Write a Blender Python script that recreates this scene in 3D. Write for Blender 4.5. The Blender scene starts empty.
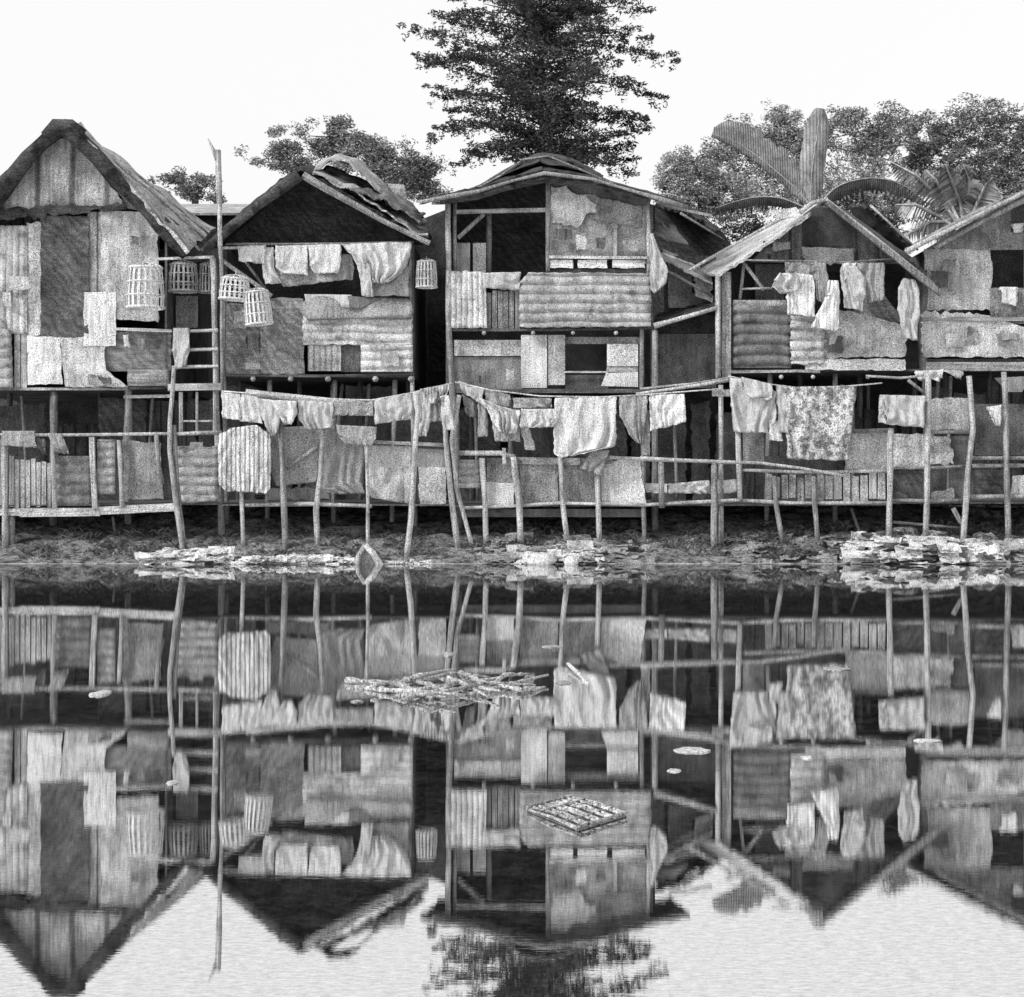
import bpy, math, random
from mathutils import Vector, noise as mn
random.seed(11)
R = math.radians
scene = bpy.context.scene
COL = scene.collection
CAMH, DIST, F, HY = 1.4, 30.0, 1800.0, 480.0   # camera height, distance to the shoreline, focal length in px, horizon row

def S(Y): return (Y + DIST) / F
def P(px, py, Y): return Vector(((px - 512) * S(Y), Y, CAMH - (py - HY) * S(Y)))
def W(px, py):                                  # a spot on the water
    d = CAMH * F / (py - HY)
    return Vector(((px - 512) * d / F, d - DIST, 0.0))
def lerp(a, b, t): return a + (b - a) * t

# ------------------------------------------------------------------ terrain
def ground(x, Y):
    n = mn.noise(Vector((x * .35, Y * .5, 3))) * .06 + mn.noise(Vector((x * 1.3, Y * 1.6, 9))) * .045 + mn.noise(Vector((x * 4.5, Y * 4.5, 1))) * .02 + (.09 * mn.noise(Vector((x * 2.3, Y * 2.6, 5))) + .04 * mn.noise(Vector((x * 9, Y * 9, 2))) if .25 < Y < 3 else 0)
    if Y < 0: return Y * 1.3 + n * .2 - .01
    z = .3 * Y if Y < 3 else .9 + min(.25, (Y - 3) * .05)
    return z + n * min(1, .15 + Y * .9)

# ------------------------------------------------------------------ materials
MATS = {}
def mat(kind, base, **kw):
    key = (kind, base, tuple(sorted(kw.items())))
    if key in MATS: return MATS[key]
    m = bpy.data.materials.new('%s_%03d' % (kind, int(base * 1000)))
    m.use_nodes = True
    nt = m.node_tree; nt.nodes.clear()
    N = nt.nodes.new; L = nt.links.new
    out = N('ShaderNodeOutputMaterial'); bs = N('ShaderNodeBsdfPrincipled'); L(bs.outputs[0], out.inputs[0])
    tc = N('ShaderNodeTexCoord'); oi = N('ShaderNodeObjectInfo')
    off = N('ShaderNodeVectorMath'); off.operation = 'SCALE'; off.inputs[0].default_value = (7.3, 3.1, 5.7)
    L(oi.outputs['Random'], off.inputs['Scale'])
    add = N('ShaderNodeVectorMath'); add.operation = 'ADD'
    L(tc.outputs['Object'], add.inputs[0]); L(off.outputs[0], add.inputs[1])
    co = add.outputs[0]
    def nz(scale, detail=2, sc=(1, 1, 1), rough=.5, src=None):
        mp = N('ShaderNodeMapping'); mp.inputs['Scale'].default_value = sc
        L(src or co, mp.inputs['Vector'])
        t = N('ShaderNodeTexNoise'); t.inputs['Scale'].default_value = scale
        t.inputs['Detail'].default_value = detail; t.inputs['Roughness'].default_value = rough
        L(mp.outputs[0], t.inputs['Vector']); return t.outputs['Fac']
    def math_(op, a, b=None, c=None, clamp=False):
        n = N('ShaderNodeMath'); n.operation = op; n.use_clamp = clamp
        for i, v in enumerate((a, b, c)):
            if v is None: continue
            if isinstance(v, (int, float)): n.inputs[i].default_value = v
            else: L(v, n.inputs[i])
        return n.outputs[0]
    def fac(v, amp):            # 1 + amp*(v-.5)
        return math_('MULTIPLY_ADD', math_('SUBTRACT', v, .5), amp, 1.0)
    def mrange(v, a, b, c, d):
        n = N('ShaderNodeMapRange'); n.interpolation_type = 'SMOOTHSTEP'
        L(v, n.inputs[0])
        for i, q in enumerate((a, b, c, d)): n.inputs[i + 1].default_value = q
        return n.outputs[0]
    g = kw.get('grain', 2.6)
    parts = [fac(nz(58, 2, rough=.9), g * 2), fac(nz(2.2, 5, rough=.65), kw.get('stain', 2.4))]
    bump = None
    if kind == 'wood': parts.append(fac(nz(1, 3, (34, 34, 1.5), .6), 1.9))
    if kind == 'plank': parts.append(fac(nz(1, 3, (1.2, 20, 30), .6), 1.7))
    if kind == 'board':
        parts.append(fac(nz(1, 2, (15, 15, .6), .6), 1.8))
        w = N('ShaderNodeTexWave'); w.inputs['Scale'].default_value = kw.get('n', 1.4); w.bands_direction = 'X'
        w.inputs['Distortion'].default_value = .7; L(co, w.inputs['Vector'])
        parts.append(mrange(w.outputs['Fac'], .0, .12, .35, 1))
    if kind == 'tin':
        parts.append(fac(nz(1, 3, (9, 9, 1.1), .6), 1.3))
        parts.append(mrange(nz(3.1, 5, rough=.7), .36, .46, .5, 1))
    if kind == 'ply':
        parts.append(fac(nz(1, 3, (16, 16, 1.0), .6), 1.1))
        parts.append(mrange(nz(1.7, 5, rough=.65), .3, .43, kw.get('blot', .55), 1))
    if kind == 'weave':
        w = N('ShaderNodeTexWave'); w.inputs['Scale'].default_value = 3.2; w.bands_direction = 'DIAGONAL'
        w.inputs['Distortion'].default_value = 9; w.inputs['Detail'].default_value = 3; L(co, w.inputs['Vector'])
        parts.append(fac(w.outputs['Fac'], .45))
        parts.append(fac(nz(1, 2, (3, 3, 26), .6), 1.2))
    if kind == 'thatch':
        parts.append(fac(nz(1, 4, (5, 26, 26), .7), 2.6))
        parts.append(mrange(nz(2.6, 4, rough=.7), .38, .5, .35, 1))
    if kind == 'stripe':
        w = N('ShaderNodeTexWave'); w.inputs['Scale'].default_value = kw.get('n', 4.0); w.bands_direction = 'X'
        w.inputs['Distortion'].default_value = .6; L(co, w.inputs['Vector'])
        parts.append(mrange(w.outputs['Fac'], .1, .6, kw.get('lo', .4), 1))
    if kind == 'dots':
        v = N('ShaderNodeTexVoronoi'); v.inputs['Scale'].default_value = 17; L(co, v.inputs['Vector'])
        parts.append(mrange(v.outputs['Distance'], .2, .46, .5, 1))
        parts.append(mrange(nz(8, 3), .44, .52, .45, 1))
    if kind in ('leaf',):
        parts = [fac(nz(kw.get('n', 1.1), 3, rough=.6), 3.6), fac(oi.outputs['Random'], .2)]
        geo = N('ShaderNodeNewGeometry')
        parts.append(fac(geo.outputs['Random Per Island'], 1.1))
    if kind == 'mud':
        parts.append(mrange(nz(5.5, 6, rough=.75), .38, .58, .35, 1.9))
        parts.append(fac(nz(19, 3, rough=.7), 2.4))
    if kind == 'trash':
        parts.append(mrange(nz(4.5, 5, rough=.7), .36, .5, .35, 1))
    v = parts[0]
    for p in parts[1:]: v = math_('MULTIPLY', v, p)
    v = math_('MULTIPLY', v, base)
    v = math_('MINIMUM', math_('MAXIMUM', v, .012), .88)
    cb = N('ShaderNodeCombineColor')
    for i in range(3): L(v, cb.inputs[i])
    L(cb.outputs[0], bs.inputs['Base Color'])
    bs.inputs['Roughness'].default_value = kw.get('rough', .55 if kind == 'tin' else .9)
    bs.inputs['Specular IOR Level'].default_value = .35 if kind == 'tin' else .12
    if kind in ('cloth', 'stripe', 'dots', 'ply', 'mud', 'thatch', 'wood', 'tin', 'trash'):
        bp = N('ShaderNodeBump'); bp.inputs['Strength'].default_value = .55
        bp.inputs['Distance'].default_value = .02 if kind != 'mud' else .06
        L(nz(14 if kind != 'mud' else 9, 4, rough=.65), bp.inputs['Height']); L(bp.outputs[0], bs.inputs['Normal'])
    if kind in ('cloth', 'stripe', 'dots'):
        b2 = N('ShaderNodeBump'); b2.inputs['Strength'].default_value = .9; b2.inputs['Distance'].default_value = .05
        L(nz(1, 2, (13, 13, 1.6), .5), b2.inputs['Height']); L(bp.outputs[0], b2.inputs['Normal']); L(b2.outputs[0], bs.inputs['Normal'])
    MATS[key] = m
    return m

# ------------------------------------------------------------------ object helpers
def link_mesh(name, verts, faces, m, parent=None, loc=None, smooth=False, thick=0, mods=True):
    base = Vector((0, 0, 0))
    if parent is not None: base = Vector(parent['_base'])
    elif loc is not None: base = Vector(loc)
    me = bpy.data.meshes.new(name)
    me.from_pydata([tuple(Vector(v) - base) for v in verts], [], faces)
    me.materials.append(m)
    if smooth: me.polygons.foreach_set('use_smooth', [True] * len(me.polygons))
    me.update()
    o = bpy.data.objects.new(name, me); COL.objects.link(o)
    if parent is not None: o.parent = parent
    elif loc is not None: o.location = base
    o['_base'] = tuple(base)
    if thick:
        md = o.modifiers.new('thickness', 'SOLIDIFY'); md.thickness = thick; md.offset = 0
    return o
def tag(o, label, cat, group=None, kind=None):
    if label: o['label'] = label
    if cat: o['category'] = cat
    if group: o['group'] = group
    if kind: o['kind'] = kind
    return o
def thing(name, label, cat, loc, group=None):
    o = bpy.data.objects.new(name, None); COL.objects.link(o)
    o.location = loc; o.empty_display_size = .2; o['_base'] = tuple(loc)
    return tag(o, label, cat, group)

def surf_geo(rows, Y, step=5, wave=None, warp=0, jag=0, fold=None, flap=0, seed=0):
    """rows: (xl,yl,xr,yr) scanlines in photo px at depth Y (number, or (top,bottom), or (tl,tr,bl,br))."""
    if isinstance(Y, (int, float)): Y = (Y, Y, Y, Y)
    elif len(Y) == 2: Y = (Y[0], Y[0], Y[1], Y[1])
    cum = [0]
    for a, b in zip(rows, rows[1:]):
        cum.append(cum[-1] + max(1, (math.hypot(a[0]-b[0], a[1]-b[1]) + math.hypot(a[2]-b[2], a[3]-b[3])) / 2))
    H = cum[-1]
    Wd = max(math.hypot(r[2]-r[0], r[3]-r[1]) for r in rows)
    su = sv = step
    if wave:
        if wave[0] == 'v': su = wave[1] / 7
        else: sv = wave[1] / 7
    nu = max(1, min(160, int(math.ceil(Wd / su)))); nv = max(1, min(160, int(math.ceil(H / sv))))
    ts = [i / nv for i in range(nv + 1)]
    for c in cum[1:-1]: ts.append(c / H)
    ts = sorted(set(round(t, 5) for t in ts))
    sv_ = Vector((seed * 3.17, seed * 1.3, seed * 7.7))
    verts = []
    def rowat(t):
        d = t * H
        for i in range(len(cum) - 1):
            if d <= cum[i+1] + 1e-6:
                f = (d - cum[i]) / (cum[i+1] - cum[i]); a, b = rows[i], rows[i+1]
                return [lerp(a[k], b[k], f) for k in range(4)]
        return list(rows[-1])
    seq = []
    if flap:
        for k in range(4, 0, -1): seq.append((flap * k / 4 * .5, .07))
    for t in ts: seq.append((t, 0))
    for si, (t, back) in enumerate(seq):
        r = rowat(t)
        for j in range(nu + 1):
            u = j / nu
            x = lerp(r[0], r[2], u); y = lerp(r[1], r[3], u)
            Yc = lerp(lerp(Y[0], Y[1], u), lerp(Y[2], Y[3], u), t)
            if jag and (j in (0, nu) or si in (0, len(seq) - 1)):
                x += jag * mn.noise(Vector((x * .21, y * .21, 4)) + sv_) * 1.6
                y += jag * mn.noise(Vector((x * .21, y * .21, 8)) + sv_) * 1.6
            dy = 0
            if warp: dy += warp * mn.noise(Vector((x * .035, y * .035, 0)) + sv_) * 1.5
            if wave:
                if wave[0] == 'v': dy -= 3.0 * wave[2] * abs(math.sin(math.pi * (x / wave[1]) + .3 * mn.noise(Vector((y * .05, seed, 0))))) ** .6
                else: dy -= 3.2 * wave[2] * abs(math.sin(math.pi * (y / wave[1]) + .8 * mn.noise(Vector((x * .03, seed, y * .01))))) ** .6
            if fold:
                nf, amp, cr = fold; amp *= 2.0; cr *= 1.0
                ph = 1.6 * mn.noise(Vector((u * 2, t * 1.5, 0)) + sv_)
                a = mn.noise(Vector((u * nf, .4 * t, 2)) + sv_)
                dy += amp * math.sin(2 * math.pi * (nf * u + ph)) * (.35 + .65 * t) * (.6 + a)
                dy += cr * mn.noise(Vector((x * .13, y * .045, 5)) + sv_) + cr * .5 * mn.noise(Vector((x * .3, y * .09 + x * .05, 5)) + sv_)
            p = P(x, y, Yc); p.y += dy + back
            verts.append(p)
    w = nu + 1
    faces = [(i*w+j, (i+1)*w+j, (i+1)*w+j+1, i*w+j+1) for i in range(len(seq) - 1) for j in range(nu)]
    return verts, faces
SEED = [0]
def surf(name, parent, rows, Y, m, thick=.025, smooth=False, **kw):
    SEED[0] += 1
    v, f = surf_geo(rows, Y, seed=SEED[0], **kw)
    return link_mesh(name, v, f, m, parent, smooth=smooth or bool(kw.get('wave')), thick=thick)
def box(x0, y0, x1, y1): return [(x0, y0, x1, y0), (x0, y1, x1, y1)]

def tube_geo(pts, rad, sides=7, rough=.12, seed=0, sub=.35):
    pts = [Vector(p) for p in pts]
    P2, R2 = [], []
    n = len(pts)
    if isinstance(rad, (int, float)): rad = [rad] * n
    elif len(rad) == 2 and n > 2: rad = [lerp(rad[0], rad[1], i / (n-1)) for i in range(n)]
    for i in range(n - 1):
        L = (pts[i+1] - pts[i]).length; k = max(1, int(L / sub)) if sub else 1
        for q in range(k):
            t = q / k; P2.append(pts[i].lerp(pts[i+1], t)); R2.append(lerp(rad[i], rad[i+1], t))
    P2.append(pts[-1]); R2.append(rad[-1])
    verts, faces = [], []
    for i, p in enumerate(P2):
        d = (P2[min(i+1, len(P2)-1)] - P2[max(i-1, 0)]).normalized()
        up = Vector((0, 1, 0)) if abs(d.y) < .9 else Vector((1, 0, 0))
        a = d.cross(up).normalized(); b = d.cross(a).normalized()
        rr = R2[i] * (1 + rough * mn.noise(Vector((i * .9, seed, 0))) * 2)
        for k in range(sides):
            th = 2 * math.pi * (k + .5) / sides
            q = rr * (1 + rough * .6 * mn.noise(Vector((i * .7, k * 2.1, seed))))
            off = a * math.cos(th) * q + b * math.sin(th) * q
            wob = Vector((mn.noise(Vector((i * .5, seed, 5))), mn.noise(Vector((i * .5, seed, 9))), 0)) * rr * rough * 2
            verts.append(p + off + wob)
    m_ = len(P2)
    for i in range(m_ - 1):
        for k in range(sides):
            k2 = (k + 1) % sides
            faces.append((i*sides+k, i*sides+k2, (i+1)*sides+k2, (i+1)*sides+k))
    faces.append(tuple(range(sides))[::-1]); faces.append(tuple((m_-1)*sides + k for k in range(sides)))
    return verts, faces
def tube(name, parent, pts, rad, m, sides=7, rough=.12, smooth=True, sub=.35, loc=None):
    SEED[0] += 1
    v, f = tube_geo(pts, rad, sides, rough, SEED[0] * 1.7, sub)
    return link_mesh(name, v, f, m, parent, smooth=smooth and sides > 5, loc=loc)
def pole(name, parent, pxs, Y, rpx, m, sides=7, **kw):
    """pxs: list of (px,py) or (px,py,Y); rpx radius in px, number or (start,end)"""
    pts = [P(p[0], p[1], p[2] if len(p) > 2 else Y) for p in pxs]
    if isinstance(rpx, (int, float)): rpx = (rpx, rpx)
    return tube(name, parent, pts, [lerp(rpx[0], rpx[1], i / max(1, len(pts)-1)) * S(Y) for i in range(len(pts))], m, sides, **kw)
def post(name, parent, pxs, Y, rpx, m, **kw):        # a pole standing in the ground
    a, b = pxs[-2], pxs[-1]
    pts = [P(p[0], p[1], Y) for p in pxs]
    d = (pts[-1] - pts[-2]).normalized(); g = ground(pts[-1].x, Y) - .12
    if pts[-1].z > g and abs(d.z) > .3: pts.append(pts[-1] + d * ((pts[-1].z - g) / -d.z))
    if isinstance(rpx, (int, float)): rpx = (rpx, rpx)
    n = len(pts)
    return tube(name, parent, pts, [lerp(rpx[0], rpx[1], i / (n-1)) * S(Y) for i in range(n)], m, **kw)

# material shortcuts
W_L, W_M, W_D = mat('wood', .37), mat('wood', .23), mat('wood', .12)
H_L, H_M, H_D = mat('plank', .45), mat('plank', .28), mat('plank', .10)
B_L, B_M, B_D = mat('board', .42), mat('board', .24), mat('board', .09)
T_L, T_M, T_D = mat('tin', .5), mat('tin', .33), mat('tin', .15)
PL_W, PL_L, PL_M, PL_D = mat('ply', .66), mat('ply', .48), mat('ply', .24), mat('ply', .12)
WV_M, WV_D = mat('weave', .17), mat('weave', .09)
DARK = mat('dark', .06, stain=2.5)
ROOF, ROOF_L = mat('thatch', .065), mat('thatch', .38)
C_W, C_L, C_M, C_D = mat('cloth', .56, stain=.7, grain=2.2), mat('cloth', .46, stain=.8, grain=1.6), mat('cloth', .30, stain=.8), mat('cloth', .15, stain=1.2)
C_S, C_S2, C_DOT = mat('stripe', .62), mat('stripe', .5, n=6.0, lo=.55), mat('dots', .44)
WICK, WICK_D = mat('wood', .6, stain=.6), mat('wood', .26)

# ================================================================== SETTING
def build_ground():
    xs = [-900, -300, -120, -60, -35, -22, -16]
    x = -12.5
    while x < 12.5: xs.append(x); x += .13
    xs += [16, 22, 35, 60, 120, 300, 900]
    ys = [-4, -2, -1.2]
    y = -.7
    while y < 4.2: ys.append(y); y += .09
    ys += [4.6, 5, 5.5, 6, 7, 8, 10, 13, 17, 23, 32, 50, 80, 140, 260, 500, 1000, 1600]
    v = [(x, y, ground(x, y)) for y in ys for x in xs]; w = len(xs)
    f = [(i*w+j, i*w+j+1, (i+1)*w+j+1, (i+1)*w+j) for i in range(len(ys)-1) for j in range(w-1)]
    o = link_mesh('ground', v, f, mat('mud', .12), smooth=True); o['kind'] = 'structure'
build_ground()

def build_water():
    m = bpy.data.materials.new('canal_water'); m.use_nodes = True
    nt = m.node_tree; nt.nodes.clear(); N = nt.nodes.new; L = nt.links.new
    out = N('ShaderNodeOutputMaterial')
    tc = N('ShaderNodeTexCoord')
    def nz(sc, scale, detail, rough=.5):
        mp = N('ShaderNodeMapping'); mp.inputs['Scale'].default_value = sc
        L(tc.outputs['Object'], mp.inputs['Vector'])
        t = N('ShaderNodeTexNoise'); t.inputs['Scale'].default_value = scale; t.inputs['Detail'].default_value = detail
        t.inputs['Roughness'].default_value = rough
        L(mp.outputs[0], t.inputs['Vector']); return t.outputs['Fac']
    b1 = N('ShaderNodeBump'); b1.inputs['Strength'].default_value = 1; b1.inputs['Distance'].default_value = .00003
    L(nz((.7, 6, 1), 5, 3), b1.inputs['Height'])
    b2 = N('ShaderNodeBump'); b2.inputs['Strength'].default_value = 1; b2.inputs['Distance'].default_value = .00002
    L(nz((.35, 3.2, 1), 30, 2), b2.inputs['Height']); L(b1.outputs[0], b2.inputs['Normal'])
    b3 = N('ShaderNodeBump'); b3.inputs['Strength'].default_value = 1; b3.inputs['Distance'].default_value = .00005
    L(nz((.5, 1.1, 1), 1.2, 1), b3.inputs['Height']); L(b2.outputs[0], b3.inputs['Normal'])
    gl = N('ShaderNodeBsdfGlossy'); gl.inputs['Roughness'].default_value = .005
    L(b3.outputs[0], gl.inputs['Normal'])
    mr = N('ShaderNodeMapRange'); L(nz((.5, 1.1, 1), 45, 5, .95), mr.inputs[0])
    mr.inputs[1].default_value = .3; mr.inputs[2].default_value = .7; mr.inputs[3].default_value = .5; mr.inputs[4].default_value = 1.2
    cb = N('ShaderNodeCombineColor')
    for i in range(3): L(mr.outputs[0], cb.inputs[i])
    L(cb.outputs[0], gl.inputs['Color'])
    df = N('ShaderNodeBsdfDiffuse')
    mr2 = N('ShaderNodeMapRange'); L(nz((.7, .5, 1), 11, 8, .92), mr2.inputs[0])
    mr2.inputs[1].default_value = .45; mr2.inputs[2].default_value = .75; mr2.inputs[3].default_value = .03; mr2.inputs[4].default_value = .35
    cb2 = N('ShaderNodeCombineColor')
    for i in range(3): L(mr2.outputs[0], cb2.inputs[i])
    L(cb2.outputs[0], df.inputs['Color'])
    mx = N('ShaderNodeMixShader'); mx.inputs[0].default_value = .9
    L(df.outputs[0], mx.inputs[1]); L(gl.outputs[0], mx.inputs[2]); L(mx.outputs[0], out.inputs[0])
    o = link_mesh('water', [(-900, -900, 0), (900, -900, 0), (900, 4, 0), (-900, 4, 0)], [(0, 1, 2, 3)], m)
    o['kind'] = 'structure'
build_water()

def scum_line():
    v, f = [], []; x = -13.0
    rnd = random.Random(3)
    while x < 13:
        L = rnd.uniform(.3, 1.6)
        k = int(L / .12) + 1
        for i in range(k + 1):
            xx = x + L * i / k
            yy = -.02 + .03 * mn.noise(Vector((xx * 1.7, 0, 2)))
            w = .02 + .02 * abs(mn.noise(Vector((xx * 4, 3, 2))))
            zz = .006
            v += [(xx, yy - w - .05, zz), (xx, yy - .05, zz + .008), (xx, yy + w, zz)]
            if i:
                b = len(v)
                f += [(b-6, b-3, b-2, b-5), (b-5, b-2, b-1, b-4)]
        x += L + rnd.uniform(.0, .35)
    o = link_mesh('scum', v, f, mat('trash', .5), smooth=True)
    o['kind'] = 'stuff'; o['label'] = 'thin pale scum line floating where water meets the bank'; o['category'] = 'scum'
scum_line()

# ================================================================== HOUSES
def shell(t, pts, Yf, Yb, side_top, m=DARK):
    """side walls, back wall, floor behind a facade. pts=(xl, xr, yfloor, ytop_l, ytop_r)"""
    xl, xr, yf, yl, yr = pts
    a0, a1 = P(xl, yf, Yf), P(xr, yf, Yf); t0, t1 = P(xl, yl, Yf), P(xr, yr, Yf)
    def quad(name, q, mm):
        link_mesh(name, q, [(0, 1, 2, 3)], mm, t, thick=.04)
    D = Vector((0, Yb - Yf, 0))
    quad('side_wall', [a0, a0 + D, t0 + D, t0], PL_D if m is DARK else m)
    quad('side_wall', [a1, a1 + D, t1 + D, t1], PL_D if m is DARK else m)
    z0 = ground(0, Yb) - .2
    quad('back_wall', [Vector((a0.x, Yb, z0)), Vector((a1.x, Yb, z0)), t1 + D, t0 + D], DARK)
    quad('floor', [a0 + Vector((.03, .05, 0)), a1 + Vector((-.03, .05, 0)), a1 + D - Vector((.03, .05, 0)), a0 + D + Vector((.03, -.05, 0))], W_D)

def stilts(t, spots, Y, top, m=W_D, r=2.6):
    for x in spots: post('stilt', t, [(x, top), (x + random.uniform(-3, 3), 500)], Y, r, m)

def boards(name, parent, x0, x1, ytop, ybot, Y, n, m, gap=1.0, var=2.5, horiz=False, thick=.03, skew=0):
    """a panel made of separate-looking boards, one mesh; uneven ends"""
    rnd = random.Random(int(x0 * 7 + ytop))
    V, Fc = [], []
    for i in range(n):
        if not horiz:
            a = lerp(x0, x1, i / n) + gap / 2; b = lerp(x0, x1, (i + 1) / n) - gap / 2
            yt = ytop + rnd.uniform(-var, var) + skew * i / n; yb = ybot + rnd.uniform(-var, var)
            c = [(a, yt), (b, yt + rnd.uniform(-1, 1)), (b + rnd.uniform(-.6, .6), yb), (a + rnd.uniform(-.6, .6), yb)]
        else:
            a = lerp(ytop, ybot, i / n) + gap / 2; b = lerp(ytop, ybot, (i + 1) / n) - gap / 2
            s = rnd.uniform(-1, 1)
            c = [(x0 + rnd.uniform(-var, var), a), (x1 + rnd.uniform(-var, var), a + s), (x1 + rnd.uniform(-var, var), b + s), (x0 + rnd.uniform(-var, var), b)]
        yy = Y + rnd.uniform(-.012, .012); k = len(V)
        for q in c: V.append(P(q[0], q[1], yy))
        for q in c: V.append(P(q[0], q[1], yy) + Vector((0, thick, 0)))
        Fc += [(k, k+1, k+2, k+3), (k+7, k+6, k+5, k+4), (k, k+4, k+5, k+1), (k+1, k+5, k+6, k+2), (k+2, k+6, k+7, k+3), (k+3, k+7, k+4, k)]
    return link_mesh(name, V, Fc, m, parent)

def roof(name, t, front, back, Yf, Yb, m, thick=.07, jag=2.5, warp=.06):
    """front/back: photo polylines of the two roof edges from ridge to eave."""
    SEED[0] += 1
    def res(pl, n):
        L = [0]
        for a, b in zip(pl, pl[1:]): L.append(L[-1] + math.hypot(a[0]-b[0], a[1]-b[1]))
        out = []
        for i in range(n + 1):
            d = L[-1] * i / n
            for k in range(len(pl) - 1):
                if d <= L[k+1] + 1e-6:
                    f = (d - L[k]) / max(1e-6, L[k+1] - L[k]); out.append((lerp(pl[k][0], pl[k+1][0], f), lerp(pl[k][1], pl[k+1][1], f))); break
        return out
    n, mm = 22, 14
    A, B = res(front, n), res(back, n)
    V = []
    for j in range(mm + 1):
        t_ = j / mm
        for i in range(n + 1):
            p = P(*A[i], Yf).lerp(P(*B[i], Yb), t_)
            nz_ = mn.noise(Vector((i * .33, j * .33, SEED[0])))
            p.z += warp * nz_
            if j == 0:
                p.z += jag * S(Yf) * mn.noise(Vector((i * .8, 3, SEED[0]))); p.y += .12 * mn.noise(Vector((i * .9, 7, SEED[0])))
            if i == n: p.x += jag * S(Yf) * mn.noise(Vector((j * .8, 5, SEED[0]))) * 2
            V.append(p)
    w = n + 1
    Fc = [(j*w+i, j*w+i+1, (j+1)*w+i+1, (j+1)*w+i) for j in range(mm) for i in range(n)]
    return link_mesh(name, V, Fc, m, t, thick=thick)

# ---------------------------------------------------------------- house A (far left)
YF = 2.0
A = thing('stilt_house', 'tall gabled stilt house patched with boards and a woven dark panel, at the left edge', 'house', P(90, 388, YF), 'gabled stilt houses along the water')
shell(A, (-60, 166, 388, 215, 215), YF, 7, 0)
surf('gable_wall', A, [(55, 138, 72, 138), (20, 170, 100, 172), (-10, 196, 122, 200), (-60, 214, 124, 208)], YF, mat('board', .36, n=.5), jag=1, warp=.03)
surf('gable_wall', A, [(100, 168, 104, 170), (122, 198, 134, 198), (124, 208, 160, 214)], YF + .06, PL_D)
surf('wall_strip', A, [(-60, 212, 125, 203), (-60, 226, 128, 209)], YF - .07, ROOF, thick=.03, jag=4, warp=.06)  # dark strip standing in for the shadow under the gable lip
surf('tin_sheet', A, box(-60, 226, 27, 334), YF - .01, mat('tin', .5), wave=('v', 6.5, .016))
surf('wall_panel', A, box(27, 222, 42, 336), YF, PL_L, jag=1.5)
surf('woven_panel', A, box(41, 216, 89, 337), YF - .03, WV_D, warp=.03, jag=1)
surf('wall_panel', A, box(88, 212, 102, 294), YF, B_M)
surf('wall_panel', A, [(101, 210, 158, 212), (102, 318, 159, 322)], YF - .015, mat('ply', .40, blot=.8), jag=1, warp=.03)
surf('wall_panel', A, box(84, 292, 116, 346), YF - .06, mat('wood', .62, stain=.7), warp=.02, jag=.8)
surf('corner_tin', A, [(-60, 318, 2, 320), (-60, 330, 12, 335), (-60, 388, 14, 388)], YF - .06, T_M, wave=('h', 10, .02))
boards('wall_panel', A, 14, 27, 334, 388, YF - .02, 2, W_L)
surf('wall_panel', A, [(27, 336, 60, 337), (28, 385, 63, 384)], YF - .05, PL_W, jag=1, warp=.03)
surf('wall_panel', A, [(60, 338, 104, 337), (63, 370, 106, 370), (65, 387, 128, 387), ], YF - .07, PL_L, jag=1, warp=.03)
surf('wall_panel', A, box(105, 331, 171, 371), YF + .02, WV_M, jag=1)
surf('wall_panel', A, box(128, 370, 170, 386), YF - .02, H_M, wave=('h', 12, .02))
pole('beam', A, [(114, 329), (172, 331)], YF - .05, 2, H_L, sides=4)
pole('beam', A, [(-60, 389), (60, 389), (128, 389)], YF - .02, 1.8, H_M, sides=4)
pole('beam', A, [(124, 397), (172, 396)], YF - .1, 2.2, H_M, sides=4)
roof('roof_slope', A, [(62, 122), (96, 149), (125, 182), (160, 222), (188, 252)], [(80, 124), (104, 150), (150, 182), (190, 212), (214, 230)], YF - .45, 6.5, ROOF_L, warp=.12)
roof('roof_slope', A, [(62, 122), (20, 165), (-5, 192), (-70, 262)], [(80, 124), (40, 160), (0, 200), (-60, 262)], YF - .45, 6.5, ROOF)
pole('bargeboard', A, [(66, 128), (98, 158), (130, 195), (160, 228), (186, 256)], YF - .38, (10, 5), mat('thatch', .05), sides=6, rough=.25)
pole('bargeboard', A, [(60, 128), (30, 158), (0, 192), (-60, 256)], YF - .38, (9, 9), mat('thatch', .05), sides=6, rough=.25)
pole('ridge_cap', A, [(46, 136), (56, 125), (70, 125), (82, 134)], YF - .5, 6, mat('thatch', .07), sides=7, rough=.25)
for i, (a, b, r) in enumerate([((100, 152), (200, 250), 1.3), ((108, 156), (206, 240), 1.1), ((112, 155), (210, 235), 1.2), ((120, 160), (180, 212), 1.0)]):
    pole('batten', A, [(a[0], a[1], 1.6 + i * 1.3), ((a[0]+b[0])/2, (a[1]+b[1])/2 - 2, 1.6 + i * 1.3), (b[0], b[1], 1.6 + i * 1.3)], 2, r, W_M)
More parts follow.
